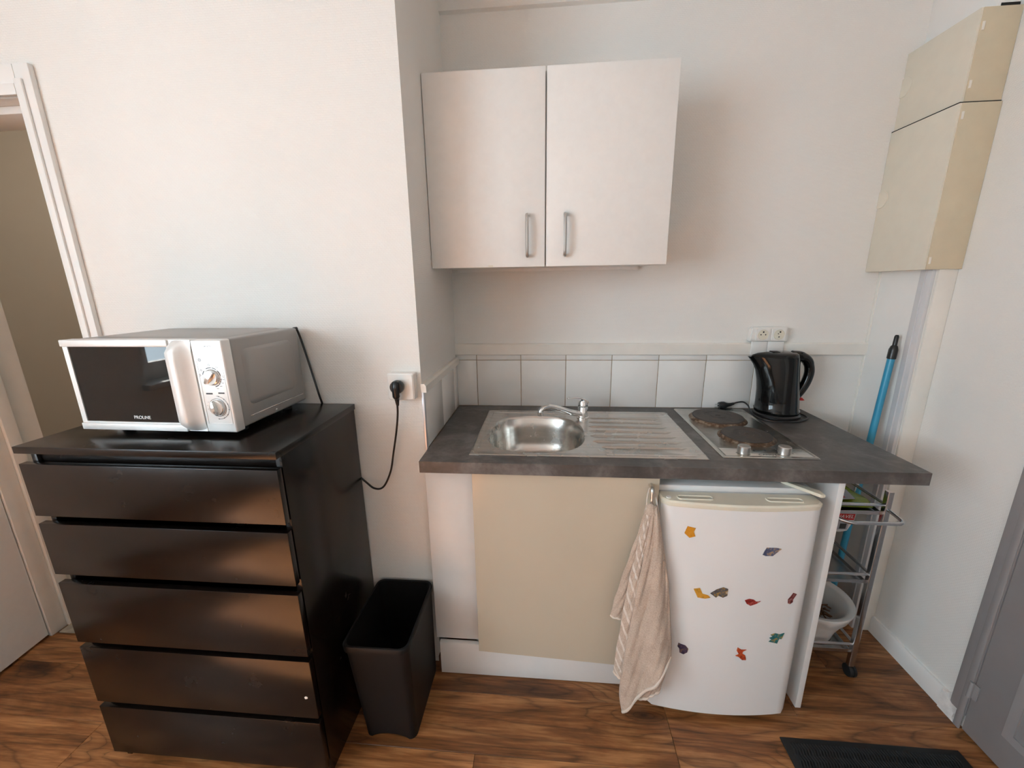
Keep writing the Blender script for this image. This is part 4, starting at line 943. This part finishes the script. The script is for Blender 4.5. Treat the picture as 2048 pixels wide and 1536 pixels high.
# ================================================================== ELECTRICAL ENCLOSURES
def enclosure(lab, x0_, yf, z0, z1, zc, disc_z, clips):
    e = thing('cable_enclosure', lab, 'cable enclosure', (1.715, -0.12, z0), group='beige cable covers in the corner')
    bm = B(); box(bm, x0_, XR-0.001, yf, -0.0005, z0, z1, bev=0.002); bmesh.ops.recalc_face_normals(bm, faces=bm.faces[:]); b_ = obj('cover', bm, 'beige_plastic', e)
    bx('front_cover', 'yellowed_plastic', e, x0_+0.006, XR-0.0012, yf-0.0025, yf+0.001, z0+0.001, z1-0.001, bev=0.0008)
    bm = B(); lathe(bm, (x0_-0.0022, -0.0125, disc_z), [(0, 0.029), (0.0, 0.030), (0.0024, 0.0312)], 36, 'x', False, False); lathe(bm, (x0_-0.0022, -0.0125, disc_z), [(0, 0.0), (0, 0.029)], 36, 'x', False, False); obj('round_knockout', bm, 'beige_plastic', e)
    for z in clips: bx('clip', 'clip_plastic', e, x0_+0.009, x0_+0.0155, yf-0.005, yf-0.002, z-0.011, z+0.011, bev=0.001)
    return e
enclosure('lower beige plastic cable cover in the right corner', 1.6572, -0.252, 1.461, 1.951, 0, 1.722, (1.49, 1.915))
upe = enclosure('upper beige plastic cable cover in the right corner near the ceiling', 1.664, -0.246, 1.9535, 2.198, 0, 2.090, (2.000, 2.150))
bx('joint_shade', 'gap_shade', upe, 1.6575, XR-0.002, -0.2512, -0.001, 1.9511, 1.9534)  # thin dark strip, paints in the shade of the seam between covers
bx('slot_shade', 'gap_shade', upe, 1.722, XR-0.002, -0.2372, -0.2362, 2.198, 2.210)  # solid dark piece, painted shade of the slot above the cover

# ================================================================== BIN
bn = thing('waste_bin', 'black plastic rectangular waste bin between chest and cabinet', 'bin', (-0.105, -0.67, 0))
def bring(z, x0_, x1_, y0_, y1_, r, arch=0.0):
    P = []
    for u, v in rrect((x0_+x1_)/2, (y0_+y1_)/2, (x1_-x0_)/2, (y1_-y0_)/2, r, 6): P.append([u, v, z])
    # extra points along the front edge so the foot arch can be cut
    out = []
    n_ = len(P)
    for i in range(n_):
        a, b = P[i], P[(i+1) % n_]; out.append(Vector(a))
        if abs(a[1]-b[1]) < 1e-6 and a[1] < (y0_+y1_)/2:
            for k in range(1, 12):
                t = k/12; out.append(Vector((a[0]+(b[0]-a[0])*t, a[1], z+arch*math.sin(PI*t)**0.7)))
    return out
rings = [bring(0.0, -0.178, -0.008, -0.795, -0.535, 0.022, 0.018), bring(0.03, -0.1795, -0.0075, -0.7965, -0.5345, 0.022, 0.004),
         bring(0.352, -0.205, -0.0045, -0.812, -0.528, 0.026), bring(0.354, -0.210, -0.0028, -0.817, -0.5235, 0.028), bring(0.372, -0.2115, -0.0018, -0.819, -0.5225, 0.028),
         bring(0.378, -0.2085, -0.0045, -0.816, -0.525, 0.027), bring(0.377, -0.203, -0.010, -0.810, -0.531, 0.024), bring(0.35, -0.200, -0.0125, -0.808, -0.533, 0.022),
         bring(0.02, -0.174, -0.013, -0.790, -0.540, 0.018)]
bm = B(); loft(bm, rings, True, False, True); obj('bin_shell', bm, 'black_matte', bn, smooth=40)

# ================================================================== DOOR MAT
dm = thing('door_mat', 'black ribbed rubber door mat on the floor by the grey door', 'door mat', (1.42, -0.90, 0))
mx0, mx1, my0, my1 = 1.162, 1.690, -1.10, -0.702
bm = B(); box(bm, mx0, mx1, my0, my1, 0.0005, 0.005, bev=0.002); obj('backing', bm, 'rubber', dm)
bm = B()
n_ = 56
for i in range(n_):
    xa = mx0+0.020+(mx1-mx0-0.040)*i/n_; w = (mx1-mx0-0.040)/n_*0.62
    m_ = 22; R_ = []
    for k in range(m_+1):
        y = my0+0.018+(my1-my0-0.036)*k/m_; wob = 0.0022*(1 if k % 2 else -1)
        R_.append([Vector((xa+wob, y, 0.0048)), Vector((xa+w*0.5+wob, y, 0.0092)), Vector((xa+w+wob, y, 0.0048))])
    loft(bm, R_, False, False, False)
rb = obj('ribbed_pile', bm, 'mat_ribbed', dm, smooth=20); rb['kind'] = 'stuff'

bpy.context.view_layer.update()
